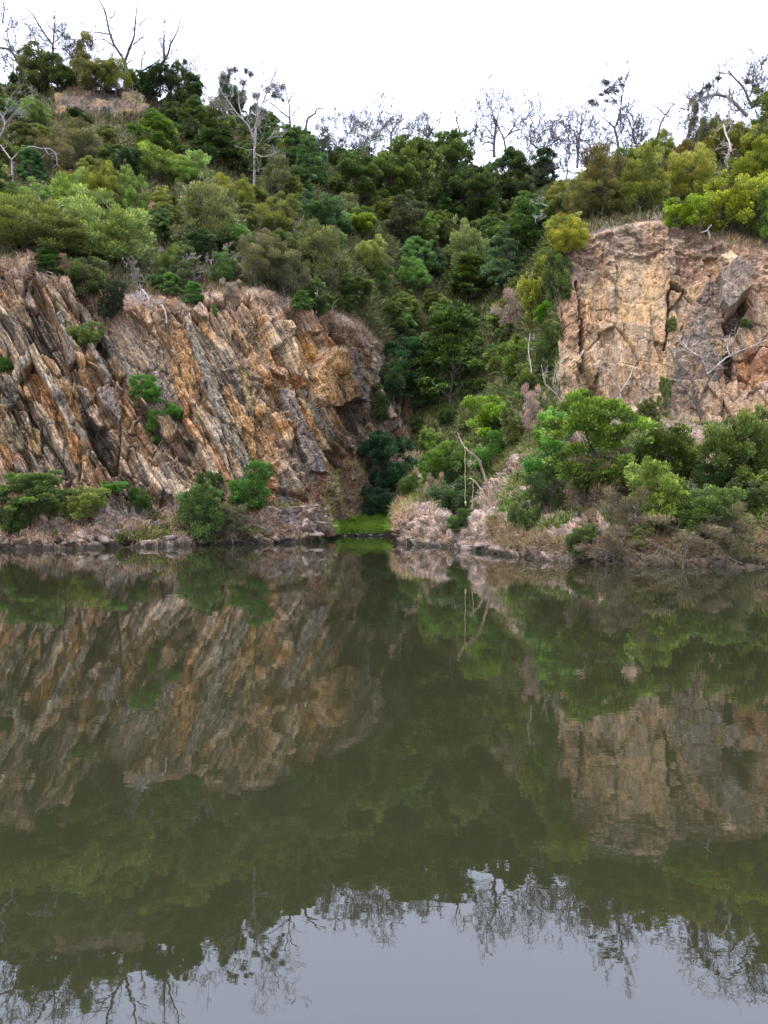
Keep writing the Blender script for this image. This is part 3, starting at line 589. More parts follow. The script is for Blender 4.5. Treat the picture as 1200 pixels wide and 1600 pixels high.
PL = [
 # kind, px, top, base, width, colour, name, label
 ('feathery', 40, 305, 400, 190, (.10, .145, .05), 'bush', 'broad olive green bush at the left edge just above the rock wall'),
 ('feathery', 172, 308, 418, 165, PG, 'bush', 'wide dome shaped pale green bush standing on the brink of the left cliff'),
 ('feathery', 322, 276, 395, 128, (.115, .15, .07), 'bush', 'big rounded grey green bush above the cliff, below the tall pale trunk'),
 ('leafy', 365, 335, 405, 60, (.055, .13, .035), 'bush', 'fresh green bush tucked against the right side of the grey green one'),
 ('feathery', 112, 258, 325, 62, (.13, .22, .04), 'bush', 'upright bright green bush with yellowish top under the bare curved limb'),
 ('feathery', 155, 256, 325, 62, (.12, .16, .03), 'bush', 'yellow green bush right beside the upright bright green one'),
 ('feathery', 203, 262, 335, 50, (.085, .16, .04), 'bush', 'narrow rounded green bush in the middle of the left slope'),
 ('feathery', 30, 278, 330, 85, (.10, .17, .05), 'bush', 'low bright green bush at the left edge under the dark tree'),
 ('feathery', 248, 226, 285, 92, (.14, .21, .06), 'bush', 'flat topped light green bush half way up the left hill'),
 ('feathery', 295, 238, 300, 75, (.135, .22, .07), 'bush', 'very light green bush right of the flat topped one on the left hill'),
 ('leafy', 188, 232, 285, 55, DD, 'bush', 'nearly black green bush left of the flat topped light one'),
 ('layered', 245, 184, 245, 92, (.06, .11, .022), 'bush', 'layered green bush below the brown outcrop on the left hill'),
 ('leafy', 232, 212, 246, 48, (.10, .14, .035), 'bush', 'small grey green bush at the foot of the layered one under the outcrop'),
 ('layered', 50, 234, 285, 52, (.03, .08, .03), 'small_tree', 'small dark green tree behind the pale curved limb at the left'),
 ('olive', 118, 196, 262, 80, GG, 'bush', 'dull grey green bush left of the grey gully below the outcrop'),
 ('olive', 75, 212, 270, 70, (.09, .10, .055), 'bush', 'brownish green bush near the left edge above the small dark tree'),
 ('leafy', 122, 172, 208, 50, DD, 'bush', 'dark bush growing against the left foot of the brown outcrop'),
 ('column', 132, 52, 130, 55, (.11, .12, .022), 'tree', 'pointed yellowish green tree on top of the left ridge'),
 ('leafy', 60, 84, 150, 62, (.06, .08, .03), 'tree', 'ragged green tree on the ridge left of the round dark bush'),
 ('leafy', 272, 104, 168, 50, (.04, .07, .025), 'tree', 'dark green tree on the skyline right of the blackish bush'),
 ('leafy', 96, 94, 150, 58, (.05, .08, .03), 'bush', 'round dark green bush on the ridge left above the outcrop'),
 ('leafy', 150, 88, 152, 60, (.08, .10, .04), 'bush', 'grey green bush on the ridge over the middle of the outcrop'),
 ('olive', 182, 92, 152, 50, (.10, .13, .02), 'bush', 'yellow green bush on the ridge over the right end of the outcrop'),
 ('leafy', 238, 106, 165, 62, DD, 'bush', 'blackish green bush on the skyline under the twin forked dead trees'),
 ('leafy', 210, 106, 150, 45, (.06, .09, .03), 'bush', 'ridge bush between the outcrop and the blackish skyline bush'),
 ('layered', 300, 117, 185, 55, DG, 'tree', 'dark green tree breaking the skyline left of the tall eucalypt'),
 ('layered', 305, 160, 225, 62, (.045, .085, .02), 'tree', 'stepped mid green tree on the slope left of the tall eucalypt'),
 ('layered', 342, 158, 235, 62, (.055, .095, .02), 'tree', 'stepped mid green tree standing directly left of the pale tall trunk'),
 ('layered', 335, 205, 268, 92, DG, 'tree', 'broad dark tree with flat tiers below the stepped ones left of the pale trunk'),
 ('leafy', 360, 120, 170, 45, (.035, .06, .03), 'bush', 'dark bush on the skyline behind the tall eucalypt'),
 ('layered', 460, 200, 262, 50, (.05, .11, .035), 'tree', 'rounded bright topped tree on the ridge right of the tall eucalypt'),
 ('layered', 486, 218, 285, 62, (.05, .11, .04), 'tree', 'lower bright topped tree on the slope right of its twin near the ridge'),
 ('olive', 425, 246, 312, 58, (.085, .10, .05), 'bush', 'greyish olive bush right of the base of the tall pale trunk'),
 ('olive', 345, 272, 325, 50, YG, 'bush', 'yellow green bush left of the base of the tall pale trunk'),
 ('olive', 382, 278, 330, 48, (.12, .16, .03), 'bush', 'yellowish bush touching the foot of the tall pale trunk'),
 ('olive', 425, 312, 375, 70, (.11, .135, .035), 'bush', 'yellow tinged loose bush in the middle of the slope below the pale trunk'),
 ('sparse', 512, 185, 262, 42, (.05, .07, .05), 'tree', 'thin dark skyline tree left of two pale bare trees'),
 ('leafy', 395, 170, 240, 50, (.04, .07, .025), 'bush', 'dark bush behind the fork of the tall pale trunk'),
 ('leafy', 500, 300, 365, 62, TE, 'bush', 'bluish green rounded bush in the centre of the slope'),
 ('leafy', 528, 315, 362, 60, (.045, .105, .045), 'bush', 'bright bluish green bush beside the rounded one in the slope centre'),
 ('leafy', 558, 326, 372, 55, (.10, .16, .02), 'bush', 'yellow green bush right of the bluish green ones in the slope centre'),
 ('olive', 400, 375, 445, 95, (.10, .11, .065), 'bush', 'soft grey green bush above the middle of the left cliff'),
 ('olive', 445, 390, 462, 85, (.085, .10, .055), 'bush', 'soft dull bush beside the grey green one above the left cliff'),
 ('olive', 510, 355, 455, 95, (.08, .105, .04), 'bush', 'large olive bush hanging over the right part of the left cliff'),
 ('feathery', 572, 368, 425, 60, (.13, .18, .06), 'bush', 'pale brushy bush on the slope right of the large olive one'),
 ('feathery', 640, 405, 450, 62, (.075, .16, .05), 'bush', 'fresh light green bush in the middle of the gully slope'),
 ('feathery', 600, 405, 455, 55, (.09, .15, .05), 'bush', 'light green bush left of the fresh one in the gully slope'),
 ('layered', 470, 455, 488, 40, (.05, .13, .03), 'bush', 'bright tiered bush on the rim of the left cliff near its right end'),
 ('layered', 300, 440, 470, 36, (.05, .13, .03), 'bush', 'small tiered bright bush on the rim above the ochre slab'),
 ('layered', 268, 428, 462, 40, (.05, .12, .03), 'bush', 'small fern like bush on the cliff rim right of the white dead branches'),
 ('leafy', 336, 478, 496, 14, (.05, .13, .03), 'bush', 'tiny green tuft on the rock just below the cliff rim'),
 ('leafy', 172, 440, 505, 42, (.018, .030, .016), 'bush', 'hanging black green bush spilling over the cliff above the grey slab'),
 ('leafy', 138, 400, 458, 65, (.06, .09, .03), 'bush', 'bush on the rim of the left cliff under the dome shaped one'),
 ('layered', 78, 388, 425, 55, (.05, .11, .03), 'bush', 'low green bush on the brink at the far left of the rock wall'),
 ('leafy', 134, 502, 545, 50, (.075, .12, .035), 'shrub', 'grey green shrub growing out of the left cliff beside a pale slab'),
 ('leafy', 226, 588, 624, 48, (.045, .14, .025), 'shrub', 'bright green shrub on the left cliff under the grey slab'),
 ('leafy', 248, 642, 682, 42, (.045, .13, .02), 'shrub', 'lower left one of two touching green shrubs on the cliff'),
 ('leafy', 273, 626, 656, 34, (.05, .14, .02), 'shrub', 'upper right one of two touching green shrubs on the cliff'),
 ('leafy', 5, 560, 583, 26, (.04, .11, .02), 'shrub', 'little green shrub cut by the left edge of the view on the cliff'),
 ('canopy', 48, 740, 822, 104, (.06, .12, .03), 'shrub', 'wide tiered shrub at the foot of the left cliff by the edge'),
 ('leafy', 22, 780, 832, 60, (.045, .09, .025), 'shrub', 'dark low shrub beside the water at the far left'),
 ('leafy', 128, 762, 820, 70, (.11, .17, .04), 'shrub', 'yellowish green shrub in the row at the foot of the left cliff'),
 ('leafy', 177, 752, 788, 38, (.045, .15, .02), 'shrub', 'small vivid green shrub in the row at the foot of the left cliff'),
 ('leafy', 220, 757, 798, 42, (.045, .10, .022), 'shrub', 'small dark green shrub at the right end of the cliff foot row'),
 ('leafy', 390, 722, 800, 76, (.04, .11, .02), 'shrub', 'dark green shrub against the orange rock near the waterline'),
 ('leafy', 318, 758, 850, 76, (.045, .10, .028), 'shrub', 'large dark shrub drooping into the lake at the left cliff'),
 ('olive', 356, 790, 848, 62, (.07, .085, .045), 'shrub', 'dull shrub right of the large drooping one at the waterline'),
 ('leafy', 328, 738, 790, 40, (.035, .08, .02), 'shrub', 'dark shrub behind the large drooping one at the waterline'),
 # gully
 ('layered', 702, 484, 632, 122, (.036, .080, .016), 'tree', 'big dark cone shaped tree with flat tiers in the middle of the gully'),
 ('canopy', 632, 535, 640, 84, (.025, .070, .028), 'tree', 'dark bluish tree touching the left side of the big tiered tree'),
 ('layered', 652, 585, 645, 66, TE, 'tree', 'low bluish green tree in front of the big tiered tree'),
 ('leafy', 598, 560, 640, 50, (.03, .06, .025), 'bush', 'dark bush against the right end of the left rock wall'),
 ('leafy', 590, 600, 660, 45, (.045, .08, .03), 'bush', 'grey green bush low against the right end of the left rock wall'),
 ('canopy', 602, 680, 790, 92, BLG, 'tree', 'bushy blue green tree beside the grassy cove'),
 ('leafy', 588, 762, 812, 50, (.025, .070, .035), 'bush', 'low blue green bush at the back edge of the bright grass'),
 ('leafy', 690, 692, 772, 92, (.07, .16, .03), 'bush', 'bright green bush behind the dangling ropes'),
 ('leafy', 672, 668, 715, 40, (.09, .17, .03), 'bush', 'pale flowering bush top behind the rope tree'),
 ('leafy', 762, 676, 745, 74, (.055, .16, .028), 'bush', 'green bush right behind the leaning rope trunk'),
 ('leafy', 768, 618, 685, 90, (.10, .22, .018), 'bush', 'vivid lime green bush uphill of the leaning rope trunk'),
 ('leafy', 712, 745, 800, 75, (.035, .075, .025), 'bush', 'shaded green bush low behind the two ropes'),
 ('feathery', 640, 738, 782, 42, (.07, .15, .04), 'bush', 'soft green bush left of the bare earth shelf'),
 ('twiggy', 682, 738, 790, 38, (.16, .15, .11), 'bush', 'greyish half dry bush on the earth shelf'),
 ('leafy', 716, 795, 832, 44, (.04, .085, .02), 'shrub', 'dark little shrub on the bank under the ropes'),
 ('leafy', 775, 812, 826, 16, (.06, .15, .02), 'shrub', 'tiny vivid green plant on the bank right of the leaning trunk'),
 ('feathery', 735, 335, 450, 68, (.085, .135, .045), 'tree', 'pale topped tree rising above its neighbours in the gully centre'),
 ('layered', 790, 358, 455, 76, (.05, .10, .045), 'tree', 'mid green tree right of the pale topped tree in the gully'),
 ('layered', 735, 400, 470, 90, (.045, .085, .018), 'tree', 'dark tiered tree just below the pale topped tree in the gully'),
 ('canopy', 640, 222, 345, 95, (.052, .090, .022), 'tree', 'broad dark tree on the ridge left of the gully head'),
 ('canopy', 700, 214, 340, 95, (.048, .088, .022), 'tree', 'largest dark tree on the ridge above the gully'),
 ('canopy', 612, 250, 345, 80, (.050, .088, .018), 'tree', 'mid green tree on the slope at the left of the ridge wood'),
 ('canopy', 560, 250, 330, 70, (.045, .08, .02), 'tree', 'olive green tree just right of the two pale bare trees'),
 ('canopy', 745, 270, 365, 85, (.038, .070, .022), 'tree', 'blackish tree below the tangle of bare branches on the ridge'),
 ('canopy', 800, 240, 330, 70, (.036, .068, .022), 'tree', 'blackish ridge tree right of the tangle of bare branches'),
 ('canopy', 632, 312, 395, 68, (.06, .085, .045), 'tree', 'grey green rounded tree in the wood left of the pale topped tree'),
 ('canopy', 830, 318, 400, 72, (.035, .085, .018), 'tree', 'dark green tree near the gully head left of the fallen white branch'),
 ('layered', 852, 232, 300, 52, (.03, .055, .025), 'tree', 'flat topped dark tree on the skyline left of the drooping bush'),
 ('sparse', 575, 200, 285, 50, (.05, .07, .04), 'tree', 'thin leafed dark tree on the skyline right of the two pale bare trees'),
 ('sparse', 640, 180, 260, 60, (.055, .07, .08), 'tree', 'see through skyline tree over the broad dark tree'),
 ('leafy', 838, 405, 498, 60, (.13, .165, .025), 'bush', 'yellow leafed bush left of the right cliff, above the gully'),
 ('leafy', 872, 385, 470, 50, (.05, .085, .02), 'bush', 'dark green bush between the yellow leafed one and the right cliff'),
 ('leafy', 852, 470, 505, 42, (.065, .19, .015), 'bush', 'glowing green bush against the left edge of the right cliff'),
 ('feathery', 885, 348, 400, 70, (.16, .19, .03), 'bush', 'yellowish grass like bush on the left shoulder of the right cliff'),
 ('twiggy', 800, 445, 520, 66, (.17, .15, .135), 'bush', 'grey leafless bush in the gully below the yellow leafed one'),
 ('leafy', 802, 528, 590, 62, (.065, .12, .02), 'bush', 'green bush on the side spur left of the foot of the right cliff'),
 ('leafy', 852, 505, 580, 42, (.045, .075, .02), 'bush', 'dull green bush clinging below the glowing green one'),
 ('twiggy', 832, 600, 680, 46, (.19, .155, .15), 'bush', 'purplish grey dry bush hanging on the spur beside the lime green bush'),
 ('leafy', 830, 565, 625, 58, (.06, .10, .022), 'bush', 'low green bush on the spur above the purplish dry bush'),
 # right hill
 ('olive', 945, 228, 345, 85, (.085, .085, .032), 'tree', 'brownish olive drooping tree on the left brow of the right hill'),
 ('olive', 935, 275, 350, 85, (.10, .11, .04), 'bush', 'pale olive bush at the foot of the drooping tree'),
 ('feathery', 1000, 232, 335, 82, (.105, .135, .028), 'bush', 'soft olive bush behind the bare earth rim of the right cliff'),
 ('feathery', 1065, 222, 325, 90, (.14, .175, .035), 'bush', 'big light olive bush behind the dark fallen branch on the right hill'),
 ('leafy', 1070, 305, 365, 66, (.10, .17, .015), 'bush', 'low yellow green bush on the rim of the right cliff'),
 ('leafy', 1145, 275, 368, 88, (.145, .195, .022), 'bush', 'bright yellow green dome bush on the rim of the right cliff'),
 ('feathery', 1165, 222, 310, 100, (.115, .15, .020), 'bush', 'olive bush at the right edge behind the yellow green dome'),
 ('leafy', 1185, 185, 240, 75, (.115, .14, .02), 'bush', 'mustard green bush high at the right edge'),
 ('leafy', 1125, 200, 262, 62, (.10, .12, .025), 'bush', 'green bush just left of the curved white trunk'),
 ('leafy', 1195, 300, 385, 50, (.06, .11, .02), 'bush', 'deep green bush on the cliff rim at the right edge'),
 ('column', 1082, 150, 225, 32, (.09, .085, .045), 'tree', 'small brownish spire on the right skyline'),
 ('feathery', 1030, 208, 262, 52, (.11, .14, .03), 'bush', 'olive bush on the right skyline under the forked bare tree'),
 ('column', 1038, 590, 655, 26, (.055, .10, .022), 'shrub', 'narrow upright dark shrub against the foot of the right cliff'),
 ('leafy', 1012, 625, 670, 34, (.06, .09, .025), 'shrub', 'small shrub left below the narrow upright one'),
 ('leafy', 1168, 498, 512, 22, (.07, .12, .05), 'shrub', 'little grey green plant under the overhang of the right cliff'),
 ('leafy', 1050, 496, 518, 16, (.07, .11, .04), 'shrub', 'tiny plant high in the middle of the right cliff'),
 # lower right terrace
 ('canopy', 925, 624, 800, 168, (.085, .165, .018), 'shrub', 'umbrella shaped vivid green shrub tree below the right cliff'),
 ('leafy', 862, 638, 716, 66, (.075, .19, .018), 'shrub', 'bright green shrub at the left end of the umbrella shaped one'),
 ('leafy', 850, 690, 768, 76, (.04, .12, .018), 'shrub', 'deep green shrub on the pink scree slope'),
 ('twiggy', 935, 690, 800, 110, (.10, .09, .06), 'shrub', 'dense dead twiggy growth under the umbrella shaped shrub'),
 ('leafy', 1052, 654, 780, 112, (.070, .115, .018), 'shrub', 'broad deep green shrub under the black leaning bare sapling'),
 ('leafy', 1142, 648, 785, 116, (.060, .105, .020), 'shrub', 'large deep green shrub with dark stem at the right of the terrace'),
 ('leafy', 1184, 662, 780, 84, (.10, .15, .03), 'shrub', 'lighter green shrub at the right edge with some orange leaves'),
 ('leafy', 1032, 722, 838, 104, (.10, .17, .028), 'shrub', 'yellow green shrub low in front of the terrace'),
 ('leafy', 1098, 762, 848, 104, (.065, .125, .03), 'shrub', 'blue green shrub leaning toward the water right of the yellow green one'),
 ('leafy', 1010, 690, 740, 50, (.04, .12, .025), 'shrub', 'small deep green shrub in the gap right of the umbrella shaped one'),
 ('leafy', 1122, 725, 788, 74, (.03, .075, .02), 'shrub', 'shaded shrub below the dark stem on the terrace'),
 ('leafy', 812, 770, 832, 44, (.06, .12, .03), 'shrub', 'small mid green shrub on the pink slope right of the leaning trunk'),
 ('olive', 856, 736, 805, 66, (.04, .08, .025), 'shrub', 'thin dark shrub half way down the pink scree slope'),
 ('leafy', 905, 812, 874, 66, (.045, .075, .025), 'shrub', 'dark low shrub at the waterline below the pink slope'),
 ('twiggy', 985, 760, 850, 90, (.07, .07, .045), 'dry_bush', 'brown dry brush hanging between the umbrella shaped and yellow green shrubs'),
 ('twiggy', 1062, 800, 880, 130, (.085, .085, .055), 'dry_bush', 'wide dry tangle drooping to the water under the blue green shrub'),
 ('twiggy', 1150, 785, 872, 110, (.08, .085, .05), 'dry_bush', 'dry tangle on the bank at the right edge'),
 ('twiggy', 955, 818, 882, 96, (.09, .085, .06), 'dry_bush', 'dry tangle at the waterline right of the dark low shrub'),
 ('leafy', 1000, 820, 868, 40, (.075, .11, .03), 'shrub', 'small olive shrub among the dry tangles at the right shore'),
 ('leafy', 1168, 752, 812, 64, (.05, .085, .025), 'shrub', 'dull green shrub below the orange tinged one on the right'),
 ('leafy', 800, 640, 700, 46, (.07, .11, .03), 'bush', 'olive green bush on the spur beside the purplish dry bush'),
 ('leafy', 1195, 700, 760, 40, (.16, .12, .05), 'shrub', 'orange tinged shrub at the right edge of the terrace'),
]
for k, px, tp, bs, wd, colr, nm, lab in PL:
    if tp > 600 and k != 'twiggy':          # the bank shrubs are a little darker and duller than the hill
        g_ = sum(colr)/3; colr = tuple((.86*c+.10*g_)*.92 for c in colr)
    HB.append((px, tp, bs, wd, surf(px, bs)[0][1]))
    plant(k, px, tp, bs, wd, colr, nm, lab, {'bush': 'bush', 'tree': 'tree', 'shrub': 'shrub', 'small_tree': 'tree', 'dry_bush': 'dry bush'}[nm])
# ---- fillers: the rest of the cover on the slopes
def zone(px, v):
    if px < 470: return 'left'
    if px < 870: return 'gully'
    return 'right'
ZL = {'left': ('left hillside', [('canopy', 'tree', (.055, .085, .03), 'rounded green tree'), ('olive', 'bush', (.075, .085, .04), 'dull olive bush'), ('leafy', 'bush', (.05, .085, .028), 'mid green bush'), ('feathery', 'bush', (.09, .13, .04), 'light green bush'), ('twiggy', 'dry_bush', GB, 'dry grey brown bush')]),
      'gully': ('wooded slope above the gully', [('canopy', 'tree', (.055, .092, .026), 'dark green bushy tree'), ('layered', 'tree', (.048, .09, .026), 'tiered dark green tree'), ('leafy', 'bush', (.042, .082, .026), 'mid green bush'), ('olive', 'bush', (.07, .085, .04), 'grey green bush'), ('leafy', 'bush', (.03, .055, .02), 'very dark bush')]),
      'right': ('brow of the right hill', [('feathery', 'bush', (.10, .13, .03), 'soft olive bush'), ('leafy', 'bush', (.07, .10, .025), 'mid green bush'), ('olive', 'bush', (.085, .09, .035), 'brownish olive bush')])}
LM = [(20, 110, 'leaning skyline tree'), (150, 165, 'brown outcrop'), (200, 110, 'twin armed dead tree'), (50, 240, 'pale snaking limb at the left'), (172, 360, 'wide dome shaped bush'), (245, 245, 'flat topped light bush'), (322, 330, 'big rounded grey green bush'),
 (335, 205, 'stepped green trees'), (397, 230, 'tall pale trunk'), (385, 310, 'foot of the tall pale trunk'), (453, 180, 'y shaped bare tree'), (500, 330, 'bluish green bushes'), (548, 220, 'pale bare tree pair'), (420, 400, 'soft grey green bush'), (510, 410, 'large overhanging olive bush'),
 (90, 425, 'far left rim'), (270, 440, 'fern like bush on the cliff rim'), (612, 290, 'left end of the ridge wood'), (700, 250, 'largest dark ridge tree'), (632, 350, 'rounded grey green tree'), (735, 390, 'pale topped gully tree'), (640, 430, 'fresh light green gully bush'), (590, 500, 'right end of the left rim'), (700, 560, 'big cone shaped gully tree'), (660, 480, 'brown earth patch'),
 (775, 220, 'densely twigged skyline tree'), (770, 290, 'white twisted trunk'), (800, 480, 'grey leafless gully bush'), (838, 440, 'yellow leafed bush'), (880, 335, 'white fallen branch'), (830, 360, 'dark tree at the gully head'), (903, 220, 'bare right skyline tree'), (945, 285, 'drooping tree on the right brow'), (965, 220, 'leafy topped eucalypt'),
 (1030, 190, 'small v shaped bare tree'), (1065, 270, 'big light olive bush'), (1090, 255, 'dark arching dead branch'), (1135, 230, 'curved white trunk'), (1150, 160, 'big pale fallen tree'), (1145, 320, 'bright yellow green dome bush'), (1185, 210, 'mustard green bush'), (1190, 340, 'deep green edge bush'), (830, 560, 'spur beside the right cliff'), (600, 640, 'right end of the left rock wall')]
def where(px, py):
    d_, x_, y_, nm_ = min(((px-x)**2+(py-y)**2, x, y, n_) for x, y, n_ in LM)
    dx, dy = px-x_, py-y_
    pre = 'well' if d_ > 62**2 else 'close' if d_ < 26**2 else ''
    dr = ('left of' if dx < 0 else 'right of') if abs(dx) > 1.3*abs(dy) else ('above' if dy < 0 else 'below') if abs(dy) > 1.3*abs(dx) else ('upper left of' if dy < 0 and dx < 0 else 'upper right of' if dy < 0 else 'lower left of' if dx < 0 else 'lower right of')
    return f'{pre} {dr} the {nm_}'.strip()
fr_ = np.random.RandomState(11); nfill = 0; nb_ = 0; nt_ = 0
for it in range(14000):
    px = fr_.uniform(-25, 1225)
    v = fr_.uniform(4.97, 8.2) if fr_.uniform() < .9 else fr_.uniform(4.2, 5)
    gul = 560 < px < 862
    if v < 4.97 and not (645 < px < 862): continue
    u = int(np.clip(np.searchsorted(cols, px), 0, NU-1)); k = int(np.searchsorted(vs, v)); P = VT[u, k]
    if out[u, k] > 0: continue
    pyb = ppx(P)[1]
    if 75 < px < 240 and 140 < pyb < 240: continue
    if 870 < px < 1210 and v < 5.12: continue
    size = fr_.uniform(1.85, 3.8)*(1.15 if gul and v > 5.8 else .9)
    if v < 5.15: size *= .62
    if any((P[0]-q[0])**2+(P[1]-q[1])**2+(P[2]-q[2])**2 < ((q[3]+size*.5)*(.50 if gul else .47))**2 for q in PLACED): continue
    zn, opts = ZL[zone(px, v)]
    wts = [1]*len(opts)
    if zone(px, v) == 'left': wts = [1.5 if v > 5.4 else .2, 1.2, 1.3, 1.1, 1.8 if v < 5.6 else .3]
    if zone(px, v) == 'right': wts = [1, 1, 1]
    if zone(px, v) == 'gully': wts = [2.4, .6, .9, .6, .4] if v > 6 else [1.0, .5, 1.2, .9, .5]
    oi = fr_.choice(len(opts), p=np.array(wts)/sum(wts)); kd, nm, cl, lb = opts[oi]
    if nm != 'tree':
        if nb_ >= 198: continue
        nb_ += 1
    else:
        if nt_ >= 232: continue
        nt_ += 1
    h = size*(1.0 if kd in ('canopy', 'layered') else .82)*fr_.uniform(.85, 1.25)
    d = P[1]; ptop = HZ-(P[2]+h-H0)/d*F
    if any(abs(px-a) < .5*w_+.25*size/d*F and pyb > t_ and ptop < b_-.35*(b_-t_) and d < dd_ for a, t_, b_, w_, dd_ in HB): continue
    hue = fr_.uniform(-1, 1); cj = fr_.uniform(.9, 1.8); cc_ = (cl[0]*cj*(1+.28*hue), cl[1]*cj*(1+.04*hue), cl[2]*cj*(1-.15*hue))
    sz = 'large' if size > 3.1 else 'small' if size < 1.9 else 'mid sized'; tn = 'pale' if cj > 1.4 else 'deep' if cj < 1.0 else ('yellowish' if hue > .4 else 'cool' if hue < -.4 else '')
    plant(kd, px, ptop, pyb, size/d*F, cc_, nm, ' '.join(f'{sz} {tn} {lb} {where(px, (pyb+ptop)/2)}'.replace('mid sized', 'middling').split()[:16]), 'tree' if nm == 'tree' else 'bush', f'{lb.replace("bush", "bushes") if lb.endswith("bush") else lb+"s"} on the {zn}', at=(P.copy(), v, None)); nfill += 1
    if nfill >= 480: break
print('fill plants', nfill, 'hand plants', len(PL))

# ================================================================ undergrowth and grass
def scatter(name, region, n, hgt, wid, colr, label, cat, seed, curl=.5, mat=None, layers=1, down=0.0, segs=2):
    rs = np.random.RandomState(seed)
    m = region > 0; iu, iv = np.nonzero(m)
    # weight by cell area
    A = np.linalg.norm(np.cross(VT[1:, :-1]-VT[:-1, :-1], VT[:-1, 1:]-VT[:-1, :-1]), axis=-1)
    ok = (iu < NU-1)&(iv < NV-1); iu = iu[ok]; iv = iv[ok]
    wg = A[iu, iv]*region[iu, iv]; wg /= wg.sum(); s = rs.choice(len(iu), n, p=wg); iu = iu[s]; iv = iv[s]
    P = VT[iu, iv]+(VT[iu+1, iv]-VT[iu, iv])*rs.uniform(size=(n, 1))+(VT[iu, iv+1]-VT[iu, iv])*rs.uniform(size=(n, 1))
    clump = fbm(P[:, 0]*1.7, P[:, 1]*1.7+P[:, 2], seed)*.5+.5
    D = NF[iu, iv]*.7+np.array([0, 0, 1-down])+rs.normal(size=(n, 3))*curl
    L = hgt*rs.uniform(.4, 1.3, n)*(.5+clump); Wd = np.full(n, wid)*rs.uniform(.6, 1.4, n)
    D = unit(D); side = unit(np.cross(D, rs.normal(size=(n, 3)))); bend = rs.normal(size=(n, 3))*.35+np.array([0, 0, -.45])
    p1 = P+D*(L*.55)[:, None]; p2 = p1+unit(D+bend)*(L*.45)[:, None]
    P = P-D*.03
    V = np.stack([P-side*Wd[:, None]*.5, P+side*Wd[:, None]*.5, p1+side*Wd[:, None]*.4, p1-side*Wd[:, None]*.4, p2+side*Wd[:, None]*.08, p2-side*Wd[:, None]*.08], 1).reshape(-1, 3)
    b = (np.arange(n)*6)[:, None]; Q = np.concatenate([b+np.array([[0, 1, 2, 3]]), b+np.array([[3, 2, 4, 5]])], 1).reshape(-1, 4)
    t = np.clip(.5*clump+.5*rs.uniform(size=n), 0, 1)
    o = mesh_np(name, V, Q, mat or M_DRY, attrs={'tint': ('FACE', np.repeat(t, 2)), 'tip': ('FACE', np.zeros(2*n))})
    o.color = (*colr, 1); tag(o, label, cat, kind='stuff'); return o
vis = ((PXB > -220)&(PXB < 1420)).astype(float)*np.where((PXB > -40)&(PXB < 1240), 1.0, .6)
SC = vis*(1-grassm)
patch = sstep(-.15, .3, fbm(X*.45, Y*.45+Z*.5, 301))
scatter('grass', grassm*(VV > 1.25)*(VV < 3), 34000, .46, .034, (.125, .225, .028), 'short vivid green grass on the little cove beside the water', 'grass', 401, .35, M_LEAF)
scatter('dry_grass', SC*left*(VV > 1.4)*(VV < 4.0)*(ZD > .35)*patch, 20000, .34, .028, (.23, .18, .125), 'pale dry grass along the foot of the left cliff', 'grass', 402, .45)
scatter('dry_grass', SC*left*(VV > 4.93)*(VV < 5.3)*patch, 12000, .38, .030, (.21, .16, .115), 'straw coloured dry grass hanging over the rim of the left cliff', 'grass', 403, .5)
scatter('dry_grass', SC*wL*straw*(VV > 4.0)*(VV < 4.9)*patch, 16000, .28, .026, (.27, .21, .15), 'thin dry grass on the ledges of the left cliff', 'grass', 404, .45)
scatter('dry_grass', SC*(PXB > 770)*(VV > 1.2)*(VV < 2.3)*(ZD > .12)*(VV < 1.9), 26000, .50, .022, (.165, .135, .085), 'tangled dry grass on the low bank below the right terrace', 'grass', 405, .8)
scatter('dry_grass', SC*(PXB > 800)*(VV > 2.2)*(VV < 4.0)*patch, 7000, .30, .026, (.20, .165, .11), 'sparse dry grass and litter on the right terrace', 'grass', 406, .8)
scatter('dry_grass', SC*(PXB > 870)*(VV > 4.96)*(VV < 5.3)*patch, 5000, .36, .03, (.20, .16, .11), 'dry grass on the rim of the right cliff', 'grass', 407, .5)
scatter('dry_grass', SC*(PXB > 640)*(PXB < 870)*(VV > 2.8)*(VV < 5.2)*patch, 20000, .45, .03, (.12, .16, .055), 'olive and dry grass on the spur between gully and right cliff', 'grass', 408, .5)
scatter('dry_grass', SC*(PXB > 500)*(PXB < 645)*(VV > 1.9)*(VV < 4.1), 8000, .45, .03, (.20, .20, .09), 'tall dry grass behind the green cove', 'grass', 409, .4)
scatter('undergrowth', SC*(VV > 5.1)*(VV < 8.2)*(1-out)*(1+1.2*(PXB > 470)*(PXB < 880)), 210000, .75, .08, (.060, .075, .030), 'low dark leafy undergrowth covering the hill', 'undergrowth', 410, .7, M_LEAF)
scatter('undergrowth', SC*(VV > 5.05)*(VV < 8.2)*(1-.8*out)*(1-.8*(PXB > 560)*(PXB < 870)), 34000, .5, .035, (.15, .125, .10), 'dry brown undergrowth and twigs covering the hill', 'undergrowth', 411, .7)
scatter('undergrowth', SC*(PXB > 780)*(VV > 1.15)*(VV < 3.9)*(ZD > .25)*sstep(.05, .35, fbm(X*.8+5, Y*.8+Z, 305)), 26000, .36, .05, (.075, .115, .03), 'small green weeds among the dry grass of the right bank', 'weeds', 413, .7, M_LEAF)
scatter('undergrowth', SC*(PXB < 515)*(VV > 1.15)*(VV < 4.0)*(ZD > .25)*sstep(.1, .35, fbm(X*.8+9, Y*.8+Z, 307)), 9000, .30, .045, (.095, .115, .035), 'small green weeds at the foot of the left cliff', 'weeds', 414, .7, M_LEAF)
